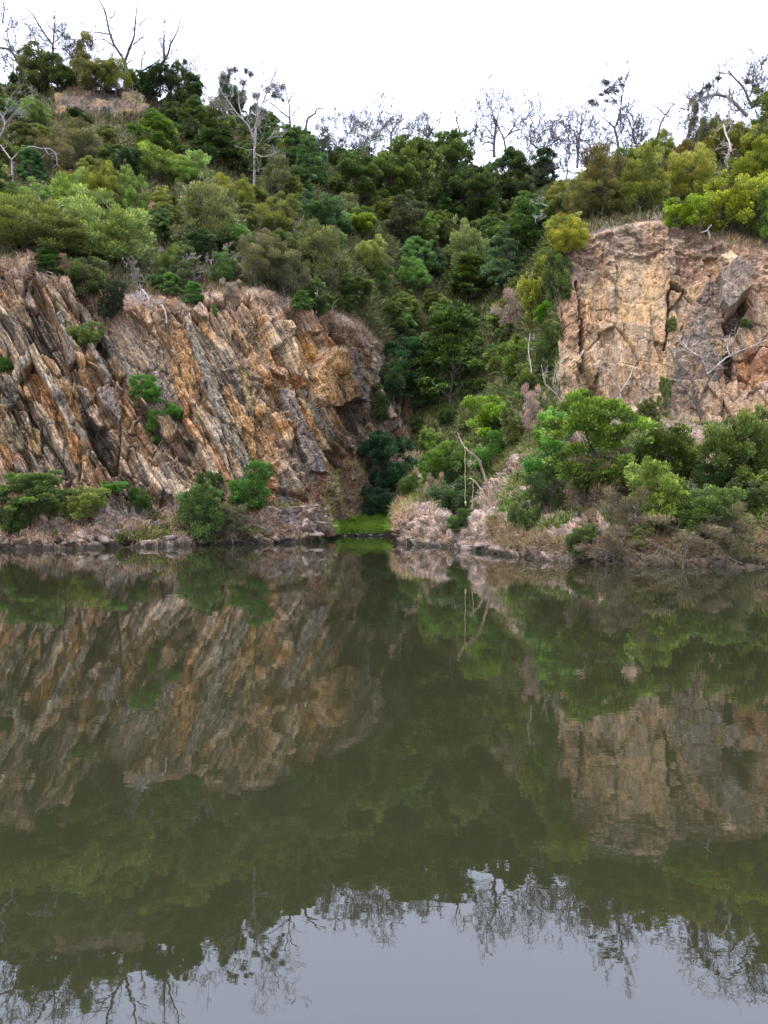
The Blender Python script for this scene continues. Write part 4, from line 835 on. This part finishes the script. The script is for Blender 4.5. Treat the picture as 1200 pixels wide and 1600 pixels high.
scatter('undergrowth', SC*wMid, 14000, .4, .06, (.05, .085, .03), 'leafy undergrowth on the steep head of the gully', 'undergrowth', 412, .7, M_LEAF)

# ================================================================ dead trees
MINR = [.02]
def twigs(g, p0, d0, L, r, depth, rs, up=.25, spread=.75, flat=1.0):
    n = 5; pts = [np.array(p0, float)]; d = np.array(d0, float); d /= np.linalg.norm(d)+1e-9
    for i in range(n):
        d = d+rs.normal(size=3)*.17*np.array([1, flat, 1])+np.array([0, 0, up*.16]); d /= np.linalg.norm(d); pts.append(pts[-1]+d*L/n)
    g.tube(pts, np.maximum(np.linspace(r, r*.45, n+1), MINR[0]), 4 if depth < 3 else 6)
    if depth <= 0: return
    nb = rs.randint(2, 5)
    for _ in range(nb):
        i = rs.randint(2, n+1); t = rs.normal(size=3)*spread*np.array([1, flat, .8]); dd = (pts[i]-pts[i-1]); dd = dd/np.linalg.norm(dd)+t+np.array([0, 0, up])
        twigs(g, pts[i], dd, L*rs.uniform(.5, .78), r*.5, depth-1, rs, up, spread, flat)
# cover carried on beyond both edges of the view
n_ = 0
for it in range(3000):
    px = fr_.uniform(-190, -30) if fr_.uniform() < .45 else fr_.uniform(1228, 1400); v = fr_.uniform(5.0, 8.1)
    u = int(np.clip(np.searchsorted(cols, px), 0, NU-1)); P = VT[u, int(np.searchsorted(vs, v))]; size = fr_.uniform(4.0, 6.5)
    if any((P[0]-q[0])**2+(P[1]-q[1])**2+(P[2]-q[2])**2 < ((q[3]+size*.5)*.55)**2 for q in PLACED): continue
    d = P[1]; pyb = ppx(P)[1]; cj = fr_.uniform(.8, 1.4)
    sd = 'left' if px < 600 else 'right'
    plant('canopy' if fr_.uniform() < .6 else 'leafy', px, HZ-(P[2]+size*.95-H0)/d*F, pyb, size/d*F, (.065*cj, .098*cj, .03*cj), 'tree', f'bushy green tree on the hill just beyond the {sd} edge of the photo', 'tree', f'trees beyond the {sd} edge', at=(P.copy(), v, None)); n_ += 1
    if n_ >= 24: break
for px, tp, bs, wd in [(1235, 650, 760, 120), (1300, 660, 790, 130), (1265, 760, 850, 100), (1360, 700, 820, 120), (-60, 745, 815, 90), (-130, 735, 810, 100)]:
    plant('leafy', px, tp, bs, wd, (.06, .10, .025), 'shrub', f'green bank shrub just beyond the {"left" if px < 0 else "right"} edge of the photo', 'shrub', f'bank shrubs beyond the {"left" if px < 0 else "right"} edge')
BLU = (.075, .070, .085); PALE = (.30, .27, .24); DKB = (.05, .04, .038); GREY = (.20, .18, .175)
def bare_tree(px, ptop, pbase, seed, label, col=BLU, lean=0, th=.12, fork=(.25, .6), depth=4, spread=.7, name='dead_tree', leafc=None, leafn=0, group=None):
    P, v, _ = surf(px, pbase); d = P[1]; MINR[0] = d*.00024; h = H0+(HZ-ptop)/F*d-P[2]; rs = np.random.RandomState(seed)
    e = empty(name, tuple(map(float, P)), label, 'bare tree', group)
    g = Geo(); k = 9; t = np.linspace(0, 1, k)
    hh = h*rs.uniform(.62, .72); pts = np.stack([lean*h*t**1.3, rs.normal()*.08*h*t, -.3+(hh+.3)*t], 1); pts[1:] += (rs.normal(size=(k-1, 3))*.022*h).cumsum(0)*np.array([1, 1, .2])
    r0 = th*h/9*1.0; g.tube(pts, r0*(1-.62*t), 7)
    for f in np.linspace(fork[0], .98, 6+rs.randint(3)):
        i = f*(k-1); a = int(i); p = pts[a]*(1-(i-a))+pts[min(a+1, k-1)]*(i-a)
        ang = rs.uniform(0, 6.28); dr = np.array([math.cos(ang), math.sin(ang)*.7, rs.uniform(.5, 1.3)])
        twigs(g, p, dr, h*rs.uniform(.2, .34), r0*(1-.62*f)*.6, depth-1, rs, .22, spread)
    twigs(g, pts[-1], (rs.normal()*.3, rs.normal()*.2, 1), h*.28, r0*.36, depth-1, rs, .3, spread)
    o = g.build('branches', M_BARK, e); o.color = (*col, 1)
    if leafc:
        ends = np.concatenate(g.v); ends = ends[ends[:, 2] > h*.5]; c = ends[rs.choice(len(ends), 26)]
        idx = rs.choice(26, leafn); q = unit(rs.normal(size=(leafn, 3)))*rs.uniform(size=(leafn, 1))**.5
        Pp = c[idx]+q*h*.045; V, Q = leaves(Pp, q+np.array([0, 0, -.5]), np.full(leafn, h*.03), np.full(leafn, h*.010), rs)
        lo_ = mesh_np('leaves', V, Q, M_LEAF, e, attrs={'tint': ('FACE', rs.uniform(size=leafn)), 'tip': ('FACE', np.zeros(leafn))}); lo_.color = (*leafc, 1)
    return e
def drawn_tree(px, pbase, lines, label, col=BLU, seed=1, name='dead_tree', tw=.10, depth=2, clumps=None, leafc=(.05, .06, .07), cat='tree', at=None, dz=0.0):
    """main limbs follow the photo's limbs as real tubes with depth of their own; twigs grown at random. lines: [(r0_px, r1_px, [(px, py), ...])]"""
    P, v, _ = surf(px, pbase) if at is None else at; d = P[1]; MINR[0] = d*.00015; rs = np.random.RandomState(seed)
    e = empty(name, tuple(map(float, P)), label, 'bare tree' if name == 'dead_tree' else cat); g = Geo(); ends = []
    for li, (r0, r1, ln) in enumerate(lines):
        q = np.array([((x-600)/F*d-P[0], 0, H0+(HZ-y)/F*d-P[2]) for x, y in ln])
        m = len(q); seg = np.linspace(0, m-1, (m-1)*4+1); q = np.stack([np.interp(seg, np.arange(m), q[:, c]) for c in range(3)], 1)
        kk = np.array([.25, .5, .25]); 
        for c in (0, 2): q[1:-1, c] = (q[:-2, c]+2*q[1:-1, c]+q[2:, c])/4
        dy = rs.normal()*.35 if li else .1
        rel = np.linspace(0, 1, len(q)); q[:, 1] = dy*rel*abs(q[-1, 2]-q[0, 2]+.3)
        rad = np.linspace(r0, r1, len(q))/F*d; g.tube(q, rad, 7)
        if tw > 0:
            for i in range(2, len(q)):
                if rs.uniform() < .55:
                    dd = q[i]-q[i-1]; dd = dd/(np.linalg.norm(dd)+1e-9)+rs.normal(size=3)*.8
                    twigs(g, q[i], dd, tw*d*rs.uniform(.15, .5), rad[i]*.45, depth, rs, .2, .7)
    o = g.build('branches', M_BARK, e); o.color = (*col, 1)
    if clumps:
        Pp = []; 
        for (x, y, r) in clumps:
            n = int(26*r); qq = unit(rs.normal(size=(n, 3)))*rs.uniform(size=(n, 1))**.5*r/F*d*np.array([1, 1, .8])
            Pp.append(qq+np.array([(x-600)/F*d-P[0], rs.normal()*.4, H0+(HZ-y)/F*d-P[2]]))
        Pp = np.concatenate(Pp); n = len(Pp); V, Q = leaves(Pp, rs.normal(size=(n, 3))+np.array([0, 0, -.5]), rs.uniform(.15, .3, n), rs.uniform(.06, .1, n), rs)
        lo_ = mesh_np('leaves', V, Q, M_LEAF, e, attrs={'tint': ('FACE', rs.uniform(size=n)), 'tip': ('FACE', np.zeros(n))}); lo_.color = (*leafc, 1)
    return e
drawn_tree(199, 118, [(3.4, 2.2, [(199, 125), (196, 100), (190, 88)]), (2.2, .6, [(190, 88), (178, 70), (172, 48), (170, 28), (162, 12), (160, -8)]), (1.2, .3, [(173, 54), (158, 50), (145, 48), (131, 46)]), (1.2, .3, [(182, 76), (165, 62), (150, 60), (142, 66)]),
  (2.3, .6, [(195, 96), (204, 78), (213, 62), (216, 40), (221, 10)]), (1.2, .3, [(208, 70), (222, 62), (236, 60)]), (1.0, .3, [(217, 40), (226, 30), (234, 22)]), (1, .3, [(172, 30), (180, 18), (178, 6)])], 'forked dead tree with two long bare arms on the left skyline', seed=3, tw=.035)
drawn_tree(250, 128, [(3, 2.4, [(251, 130), (249, 114), (246, 104)]), (2, .6, [(248, 112), (255, 88), (252, 70), (243, 52), (240, 42)]), (1.6, .4, [(256, 92), (260, 62), (263, 32)]), (2, .5, [(249, 104), (265, 92), (272, 80), (286, 66), (292, 54)]), (1, .3, [(268, 84), (272, 72)]),
  (1.6, .4, [(220, 112), (236, 96), (248, 80)]), (1.2, .4, [(220, 112), (221, 90), (226, 74)])], 'bare dead tree with upturned arm right of the forked one', seed=4, tw=.035)
drawn_tree(74, 130, [(3, 1.6, [(76, 130), (60, 114), (40, 105), (28, 98), (14, 74), (-10, 70)]), (1.4, .4, [(22, 88), (10, 60), (4, 40), (8, 10)]), (1.2, .4, [(28, 98), (8, 84), (-10, 90)]), (1, .3, [(8, 50), (18, 42), (27, 46)]), (1.2, .3, [(4, 36), (10, 12), (4, -4)])], 'low leaning dead tree reaching out of the left edge of the skyline', seed=5, tw=.04)
drawn_tree(80, 125, [(2.4, 1.4, [(82, 125), (82, 90), (80, 68)]), (1.6, .5, [(80, 68), (68, 50), (60, 34), (50, 28)]), (1.2, .4, [(82, 80), (88, 52), (94, 32)]), (1, .3, [(80, 70), (96, 60), (100, 44)]), (1.2, .4, [(64, 90), (62, 64), (46, 46)])], 'slender many branched bare tree on the left skyline next to the pointed tree', seed=6, tw=.045, depth=3, clumps=[(46, 90, 7), (55, 100, 8), (60, 95, 6), (106, 60, 7), (110, 75, 8), (100, 72, 6)], leafc=(.06, .07, .05))
bare_tree(108, 48, 130, 17, 'fine twigged bare tree touching the pointed ridge tree', th=.10)
bare_tree(28, 60, 130, 19, 'small bare tree at the far left of the skyline', th=.10)
bare_tree(320, 92, 160, 23, 'thin bare snag on the skyline left of the tall eucalypt', th=.07, depth=3)
bare_tree(292, 100, 160, 29, 'little crooked bare snag on the skyline right of the blackish bush', th=.07, depth=3)
drawn_tree(397, 298, [(2.2, 1.7, [(398, 305), (397, 270), (396, 235), (398, 200)]), (1.3, .5, [(398, 200), (404, 184), (412, 165), (432, 120), (440, 108)]), (1.2, .45, [(397, 215), (388, 196), (370, 178), (358, 160), (348, 148), (345, 138)]), (1.1, .4, [(404, 184), (400, 160), (408, 130), (405, 104)]),
  (1.1, .3, [(380, 188), (372, 160), (370, 130), (354, 110)]), (1.0, .3, [(408, 178), (424, 172), (428, 160)]), (1.2, .4, [(398, 240), (410, 246), (432, 238)]), (1, .3, [(412, 160), (428, 150), (440, 140)])], 'tall eucalypt with slender pale trunk and thin crown on the left slope', col=(.29, .265, .25), seed=7, tw=.06, depth=3,
  clumps=[(360, 112, 7), (367, 108, 6), (355, 115, 5), (385, 112, 5), (395, 125, 5), (380, 128, 6), (418, 140, 7), (430, 150, 7), (440, 130, 6), (400, 150, 7), (372, 150, 6), (412, 172, 6)], leafc=(.06, .07, .065), name='eucalypt')
drawn_tree(453, 205, [(2.2, 1.5, [(454, 215), (453, 190), (452, 184)]), (1.3, .4, [(453, 186), (451, 160), (446, 140), (443, 126)]), (1, .3, [(452, 158), (458, 145), (465, 138)]), (1.3, .4, [(452, 184), (436, 172), (428, 162), (412, 152)]), (1.1, .3, [(456, 182), (462, 170), (468, 162)]), (1, .3, [(460, 195), (458, 205), (464, 215)])], 'y shaped bare tree on the skyline right of the tall eucalypt', seed=8, tw=.03, depth=1, clumps=[(432, 142, 8), (438, 150, 6), (443, 158, 4), (428, 136, 5)])
drawn_tree(478, 212, [(2.4, .6, [(477, 215), (478, 198), (480, 184), (492, 176), (494, 168), (508, 166)])], 'short crooked bare snag bent to the right on the skyline', seed=9, tw=.02, depth=1)
bare_tree(537, 172, 255, 41, 'pale thin bare tree on the skyline, left one of a close pair', col=(.13, .12, .15), th=.10)
bare_tree(560, 182, 258, 43, 'pale thin bare tree on the skyline, right one of a close pair', col=(.13, .12, .15), th=.10, lean=.1)
drawn_tree(607, 235, [(2, 1.4, [(609, 245), (611, 220), (611, 208)]), (1.3, .4, [(611, 208), (604, 195), (604, 175)]), (1.3, .4, [(611, 208), (620, 192), (628, 186), (632, 180)])], 'forked bare tree on the skyline over the wood', seed=10, tw=.04, depth=2)
drawn_tree(718, 225, [(2, 1.3, [(720, 235), (719, 210), (718, 200)]), (1.2, .4, [(718, 205), (712, 185), (712, 168)]), (1.2, .4, [(720, 214), (734, 210), (744, 202), (748, 196)]), (1.0, .3, [(712, 190), (720, 172), (722, 158)])], 'bare antler shaped tree on the skyline above the largest dark tree', seed=11, tw=.03, depth=1)
drawn_tree(775, 232, [(2.6, 1.5, [(772, 245), (772, 225), (776, 190), (774, 182)]), (1.6, .4, [(792, 245), (786, 218), (776, 205), (766, 190), (764, 170)]), (1.2, .4, [(786, 218), (800, 208), (815, 205)]), (1.2, .4, [(772, 215), (760, 198), (752, 195)]), (1, .3, [(776, 190), (780, 176), (784, 164)]), (1, .3, [(790, 216), (804, 198), (806, 190)])], 'densely twigged bare tree standing on the skyline above the gully', seed=12, tw=.07, depth=3)
drawn_tree(772, 296, [(2.0, 1.3, [(768, 302), (776, 280), (770, 262), (778, 245)]), (1.2, .5, [(776, 300), (774, 285), (768, 268), (764, 255)])], 'thin white twisted trunk among the blackish gully trees', col=PALE, seed=13, tw=.02, depth=1)
drawn_tree(850, 245, [(1.6, 1.0, [(848, 250), (842, 232), (830, 222)]), (1.2, .3, [(830, 222), (826, 208), (832, 190)]), (1.2, .4, [(846, 242), (856, 225), (862, 208)]), (1, .3, [(850, 232), (870, 220), (878, 206)])], 'spreading bare crown over the flat topped dark tree', seed=14, tw=.06, depth=3)
drawn_tree(903, 250, [(2.2, 1.4, [(902, 262), (904, 235), (906, 222), (898, 205)]), (1.2, .4, [(898, 205), (890, 192), (882, 182)]), (1.2, .4, [(904, 222), (905, 200), (903, 175)]), (1.2, .4, [(906, 218), (922, 222), (932, 210)]), (1.4, .5, [(884, 260), (892, 240), (880, 225)])], 'bare tree on the skyline left of the leafy topped eucalypt', seed=15, tw=.065, depth=3)
drawn_tree(965, 235, [(2.4, 1.6, [(968, 250), (966, 220), (962, 198)]), (1.5, .5, [(962, 198), (966, 178), (964, 160), (966, 140)]), (1.3, .4, [(962, 200), (948, 190), (932, 178)]), (1.2, .4, [(964, 190), (976, 182), (982, 165)]), (1.6, .7, [(992, 225), (986, 205), (976, 185)]), (1, .3, [(964, 160), (950, 152), (935, 148)])], 'slim eucalypt with dark leaf tufts at its top on the right skyline', seed=16, tw=.05, depth=3, name='eucalypt',
  clumps=[(968, 126, 7), (960, 132, 7), (950, 128, 6), (942, 134, 6), (954, 140, 7), (966, 138, 6), (938, 150, 5), (928, 156, 7), (922, 158, 4), (932, 162, 5), (948, 158, 5), (958, 160, 6), (973, 130, 5), (946, 145, 5)])
bare_tree(935, 190, 262, 47, 'twiggy bare tree just left of the leafy topped eucalypt', th=.09)
bare_tree(1000, 190, 255, 49, 'leaning twiggy bare tree just right of the leafy topped eucalypt', th=.09, lean=-.15)
drawn_tree(1030, 212, [(2, 1.3, [(1026, 225), (1032, 195), (1040, 180)]), (1.2, .3, [(1040, 180), (1030, 170), (1022, 163)]), (1.4, .3, [(1040, 180), (1048, 168), (1060, 160)]), (1, .3, [(1042, 182), (1052, 176)])], 'small v shaped bare tree alone on the right skyline', seed=18, tw=.03, depth=2)
drawn_tree(1168, 182, [(3.0, 1.4, [(1168, 182), (1150, 162), (1138, 150), (1118, 146), (1108, 150)]), (2.0, 1.0, [(1176, 170), (1160, 140), (1140, 125), (1132, 120)]), (1.2, .4, [(1172, 150), (1184, 125), (1186, 100)]), (1.4, .5, [(1190, 180), (1192, 150), (1200, 120)]), (1.2, .4, [(1120, 146), (1100, 160), (1085, 175)])], 'big pale fallen dead tree tangled on the right skyline', col=(.17, .15, .15), seed=19, tw=.07, depth=3, clumps=[(1105, 135, 6), (1112, 128, 5), (1120, 125, 5), (1098, 142, 5), (1180, 135, 6), (1190, 140, 6), (1165, 130, 5)])
drawn_tree(1133, 280, [(2.1, 1.6, [(1134, 284), (1138, 262), (1137, 250), (1142, 238)]), (1.6, 1.0, [(1142, 238), (1144, 218), (1142, 200), (1143, 180)]), (1.2, .4, [(1138, 242), (1140, 231), (1136, 229)]), (1.2, .4, [(1142, 195), (1136, 180), (1138, 150)]), (1.0, .4, [(1141, 190), (1148, 170), (1144, 155)])], 'slender curved white trunk on the right hill', col=(.38, .34, .31), seed=20, tw=.03, depth=2)
drawn_tree(1110, 292, [(2.8, 1.2, [(1111, 296), (1108, 280), (1104, 270), (1092, 260), (1076, 248), (1062, 242)]), (1, .4, [(1092, 260), (1100, 252)])], 'dark dead branch arching out of the bushes on the right hill', col=(.14, .12, .11), seed=21, tw=.02, depth=1, name='dead_branch', cat='branch')
drawn_tree(20, 285, [(2.2, 1.4, [(20, 285), (18, 262), (16, 246)]), (1.3, .6, [(18, 250), (30, 238), (48, 228), (62, 232), (78, 232), (88, 240), (89, 258)]), (1.4, .5, [(16, 248), (4, 232), (-4, 222)]), (1, .4, [(70, 232), (76, 242), (82, 240)])], 'pale snaking bare limb arching over the small dark tree at the left', col=(.24, .21, .20), seed=22, tw=.02, depth=1)
drawn_tree(10, 235, [(2, 1, [(0, 215), (8, 196), (2, 180), (-6, 170)]), (1.2, .4, [(8, 196), (24, 180), (44, 172), (60, 168)]), (1, .4, [(8, 170), (22, 150), (40, 140)])], 'pale dead branches sprawling at the left edge below the skyline', col=(.20, .18, .16), seed=23, tw=.05, depth=3)
drawn_tree(880, 345, [(1.8, 1.0, [(912, 346), (895, 340), (880, 342), (870, 330), (860, 322), (848, 318)]), (1.2, .5, [(872, 332), (862, 334), (852, 336)])], 'white fallen branch lying left of the drooping tree', col=(.34, .31, .28), seed=24, tw=.03, depth=2, name='dead_branch', cat='branch')
drawn_tree(968, 640, [(1.8, 1.3, [(971, 645), (971, 625), (970, 612)]), (1.3, .4, [(970, 612), (962, 592), (952, 580), (940, 574)]), (1.1, .4, [(971, 610), (984, 590), (990, 570), (996, 562)]), (1, .4, [(964, 596), (956, 585), (962, 562)])], 'small bare white sapling in front of the right cliff', col=(.36, .32, .29), seed=25, tw=.02, depth=2)
drawn_tree(1095, 660, [(2.2, 1.4, [(1098, 665), (1092, 640), (1084, 620), (1086, 602)]), (1.4, .5, [(1086, 602), (1080, 585), (1062, 565), (1054, 552)]), (1.2, .4, [(1092, 630), (1100, 600), (1108, 585)])], 'black leaning bare sapling in front of the right cliff', col=(.06, .05, .05), seed=26, tw=.05, depth=3)
drawn_tree(1106, 600, [(1.5, .6, [(1105, 585), (1120, 572), (1140, 555), (1165, 545), (1200, 530)]), (1.2, .4, [(1140, 555), (1136, 540), (1146, 530)]), (1.2, .4, [(1095, 558), (1080, 545), (1074, 530)]), (1, .4, [(1105, 585), (1095, 558), (1062, 548)])], 'long white dead branch lying across the right cliff', col=(.34, .30, .27), seed=27, tw=.03, depth=2, name='dead_branch', cat='branch')
drawn_tree(905, 585, [(1.4, .9, [(893, 590), (900, 570), (908, 552), (914, 545)]), (1.0, .5, [(912, 548), (906, 560), (898, 572)])], 'bleached white root streak hanging low on the left of the right cliff', col=(.48, .45, .42), seed=28, tw=.01, depth=1, name='root', cat='root')
drawn_tree(870, 630, [(1.2, .5, [(880, 632), (866, 612), (852, 600), (850, 585)]), (1, .4, [(872, 620), (862, 600), (866, 580)])], 'thin pale bare sapling at the left foot of the right cliff', col=(.28, .25, .22), seed=29, tw=.02, depth=2)
drawn_tree(1105, 372, [(1.6, .8, [(1108, 378), (1109, 366), (1106, 358), (1113, 350)]), (1.2, .5, [(1106, 360), (1094, 364)]), (1, .5, [(1050, 392), (1060, 374), (1074, 362)])], 'white forked root hanging over the rim of the right cliff', col=(.58, .53, .50), seed=30, tw=.0, name='root', cat='root')
drawn_tree(226, 465, [(1.3, .5, [(222, 452), (228, 470), (224, 488)]), (1.2, .4, [(222, 452), (234, 466), (236, 480)]), (1.2, .4, [(220, 454), (218, 470), (214, 482)]), (1.0, .4, [(226, 462), (220, 475), (226, 490)])], 'fan of whitish dead branches hanging over the left cliff', col=(.42, .38, .38), seed=31, tw=.035, depth=3, name='dead_branch', cat='branch')
drawn_tree(258, 510, [(1.1, .9, [(252, 476), (258, 486), (260, 500), (257, 516)])], 'thin pale root dangling down the rock beside the ochre slab', col=(.5, .44, .38), seed=32, tw=.0, name='root', cat='root')
drawn_tree(495, 490, [(1.0, .6, [(494, 490), (494, 470), (496, 448)]), (.9, .4, [(494, 460), (488, 450)])], 'pale thin sapling stick on the rim of the left cliff', col=(.42, .38, .34), seed=33, tw=.01, depth=1)
drawn_tree(835, 620, [(1, .5, [(832, 600), (830, 570), (826, 545), (830, 520)]), (.9, .4, [(848, 612), (850, 590), (846, 570)])], 'slender pale stems standing on the spur beside the right cliff', col=(.36, .33, .28), seed=34, tw=.02, depth=2)
for i, (px, tp, bs) in enumerate([(500, 205, 250), (520, 178, 255), (548, 168, 255), (585, 172, 255), (600, 178, 255), (655, 185, 255), (680, 190, 255), (745, 200, 262), (815, 195, 270), (835, 180, 270), (868, 190, 275), (885, 178, 275), (918, 185, 270), (985, 180, 262), (1012, 195, 255), (1075, 165, 225), (1110, 120, 205), (1150, 110, 195), (1190, 90, 190), (60, 35, 130), (15, 20, 130), (120, 45, 130)]):
    bare_tree(px, tp, bs, 200+i, f'fine grey bare tree {where(px, (tp+bs)/2)}', th=.09, depth=4, group='fine bare trees along the skyline')
# dry snags in the brush above the left cliff
for i, (px, tp, bs) in enumerate([(305, 400, 450), (363, 385, 425), (328, 395, 432), (245, 395, 440), (285, 385, 428), (455, 345, 385), (205, 405, 452)]):
    bare_tree(px, tp, bs, 60+i, f'small dry twiggy snag {where(px, (tp+bs)/2)}', col=(.24, .20, .19), th=.05, depth=4, group='dry snags above the left cliff')

# ================================================================ rope swing tree
P, v, _ = surf(772, 798)
e = drawn_tree(772, 798, [(2.7, 1.9, [(774, 802), (767, 782), (762, 760), (757, 740), (750, 722)]), (1.9, .9, [(750, 722), (742, 712), (728, 700), (722, 688), (717, 674)]), (1.4, .8, [(752, 722), (744, 714), (736, 706)]), (2.2, .8, [(770, 795), (760, 778), (754, 765), (746, 752), (738, 746)]), (3.2, 1.6, [(760, 800), (770, 796), (782, 804)])], 'leaning dead trunk with peeling orange bark that carries the rope swing', col=(.20, .135, .095), seed=35, tw=.012, depth=1, name='rope_tree')
M_ROPE = plain_mat('yellow_rope', (.36, .33, .14), .8, .25, 30)
def rope(pl, label, knot):
    d = P[1]-.05; g = Geo(); q = np.array([((x-600)/F*d, d, H0+(HZ-y)/F*d) for x, y in pl]); m = len(q)
    seg = np.linspace(0, m-1, 30); q = np.stack([np.interp(seg, np.arange(m), q[:, c]) for c in range(3)], 1)
    q[:, 0] += .012*np.sin(np.arange(30)*.7)
    base = q[-1].copy(); q -= base; g.tube(q, np.full(30, .014), 6)
    an = np.linspace(0, 2*math.pi, 14); g.tube(np.stack([.07*np.cos(an), .07*np.sin(an), q[0, 2]+.02*np.sin(an*2)], 1), np.full(14, .016), 5)
    if knot: g.tube([(0, 0, .16), (0, 0, .13), (0, 0, .08), (0, 0, .04), (0, 0, .0), (.02, 0, -.10)], [.02, .05, .06, .05, .03, .015], 8)
    o = g.build('rope', M_ROPE); o.location = base; tag(o, label, 'rope')
rope([(726.5, 700), (726.8, 740), (727, 788)], 'longer yellow rope hanging straight down from the tip of the leaning trunk', True)
rope([(739.5, 748), (739, 770), (735, 822)], 'shorter yellow rope hanging slightly slanted from the dark side branch', True)

# ================================================================ rocks along the waterline
M_ROCK = bark_mat('boulder_rock')
def boulder(px, py, s, seed, label, group, col):
    Pq, v, _ = surf(px, py); rs = np.random.RandomState(seed)
    nu, nv = 14, 9; an = np.arange(nu)/nu*2*math.pi; ph = np.linspace(-.5*math.pi, .5*math.pi, nv)
    dirs = np.stack([np.cos(ph)[:, None]*np.cos(an)[None], np.cos(ph)[:, None]*np.sin(an)[None], np.sin(ph)[:, None]+0*an[None]], -1).reshape(-1, 3)
    cut = unit(rs.normal(size=(11, 3))); off = rs.uniform(.4, .9, 11)
    r = np.min(np.where(dirs@cut.T > .15, off/np.maximum(dirs@cut.T, .15), 9), axis=1); r = np.minimum(r, 1.15)
    V = dirs*r[:, None]*s*np.array([1.5, .9, .6])
    i = np.arange(nv-1)[:, None]*nu; j = np.arange(nu)[None]; j2 = (j+1) % nu
    Q = np.stack([i+j, i+j2, i+nu+j2, i+nu+j], -1).reshape(-1, 4)
    o = mesh_np('rock', V, Q, M_ROCK); o.location = tuple(map(float, Pq+np.array([0, -.05, s*.1]))); o.rotation_euler = (rs.uniform(-.3, .3), rs.uniform(-.3, .3), rs.uniform(0, 6)); o.color = (*col, 1)
    tag(o, label, 'rock', group)
BR = np.random.RandomState(77)
for px, py, s in [(648, 849, .25), (735, 858, .35), (752, 855, .3), (768, 861, .3), (782, 865, .35), (798, 867, .25), (742, 846, .3), (772, 848, .35)]:
    boulder(px, py, s, int(px), 'angular pale rock among the stones at the water below the rope swing', 'stones at the water below the rope swing', (.17, .13, .105))
for px, py, s in [(165, 852, .4), (228, 850, .5), (262, 849, .4), (430, 842, .35), (485, 842, .35), (502, 840, .35)]:
    boulder(px, py, s, int(px)+1, 'angular brown grey rock in the ledge along the foot of the left cliff', 'ledge rocks at the foot of the left cliff', (.13, .10, .08))
for px in np.arange(520, 640, 19):
    boulder(px, 837+BR.uniform(-1, 1), BR.uniform(.13, .24), int(px)+9, f'small dark stone edging the grassy cove, {["leftmost", "second from left", "third from left", "middle one", "third from right", "second from right", "rightmost"][int((px-520)/19)]}', 'stones edging the grassy cove', (.12, .10, .085))
for px in [1090]:
    boulder(px, 876+BR.uniform(-8, 4), BR.uniform(.2, .42), int(px)+5, 'brownish rock half hidden in dry grass along the right shore', 'rocks along the right shore', (.15, .115, .095))

# ================================================================ tangled dead sticks along the right shore
rs = np.random.RandomState(99); g = Geo()
for i in range(2200):
    px = rs.uniform(835, 1215) if i > 150 else rs.uniform(640, 860); py = rs.uniform(842, 880) if i > 150 else rs.uniform(830, 858)
    Pq, v, nn = surf(px, py)
    if Pq[2] < .02: Pq[2] = .03
    dd = np.array([rs.normal(), -.5+rs.normal()*.4, rs.normal()*.7+.25]); dd /= np.linalg.norm(dd); L = rs.uniform(.35, 1.2); t = np.linspace(0, 1, 5)[:, None]
    pts = Pq+dd*L*(t-.3)+np.array([0, 0, -.35])*L*t*t+rs.normal(size=(5, 3))*.02
    pts[:, 2] = np.maximum(pts[:, 2], -.03)
    g.tube(pts, np.linspace(.011, .005, 5)*rs.uniform(.6, 1.5), 3)
o = g.build('dead_sticks', M_BARK); o.color = (.20, .165, .125, 1); tag(o, 'tangle of fine dead sticks trailing into the water along the right bank', 'sticks', kind='stuff')
# tell look-alikes apart by their order from left to right
from collections import defaultdict
dup_ = defaultdict(list)
for o in bpy.data.objects:
    if o.parent is None and 'label' in o and o.get('category') in ('tree', 'bush', 'bare tree') and 'beyond' not in o.get('group', ''): dup_[o['label']].append(o)
ORD = ['leftmost', 'second', 'third', 'fourth', 'fifth', 'sixth', 'seventh', 'eighth']
for lb, os_ in dup_.items():
    if len(os_) < 2: continue
    os_.sort(key=lambda o: o.location.x/o.location.y)
    for i, o in enumerate(os_):
        pre = ('left hand' if i == 0 else 'right hand') if len(os_) == 2 else ('leftmost' if i == 0 else 'rightmost' if i == len(os_)-1 else ORD[min(i, 7)]+' from left')
        w_ = lb.split()
        while len(pre.split())+len(w_) > 16 and w_[0] in ('small', 'large', 'middling', 'deep', 'pale', 'cool', 'yellowish', 'dark'): w_ = w_[1:]
        o['label'] = ' '.join((pre.split()+w_)[:16])
print('objects', len(bpy.data.objects))
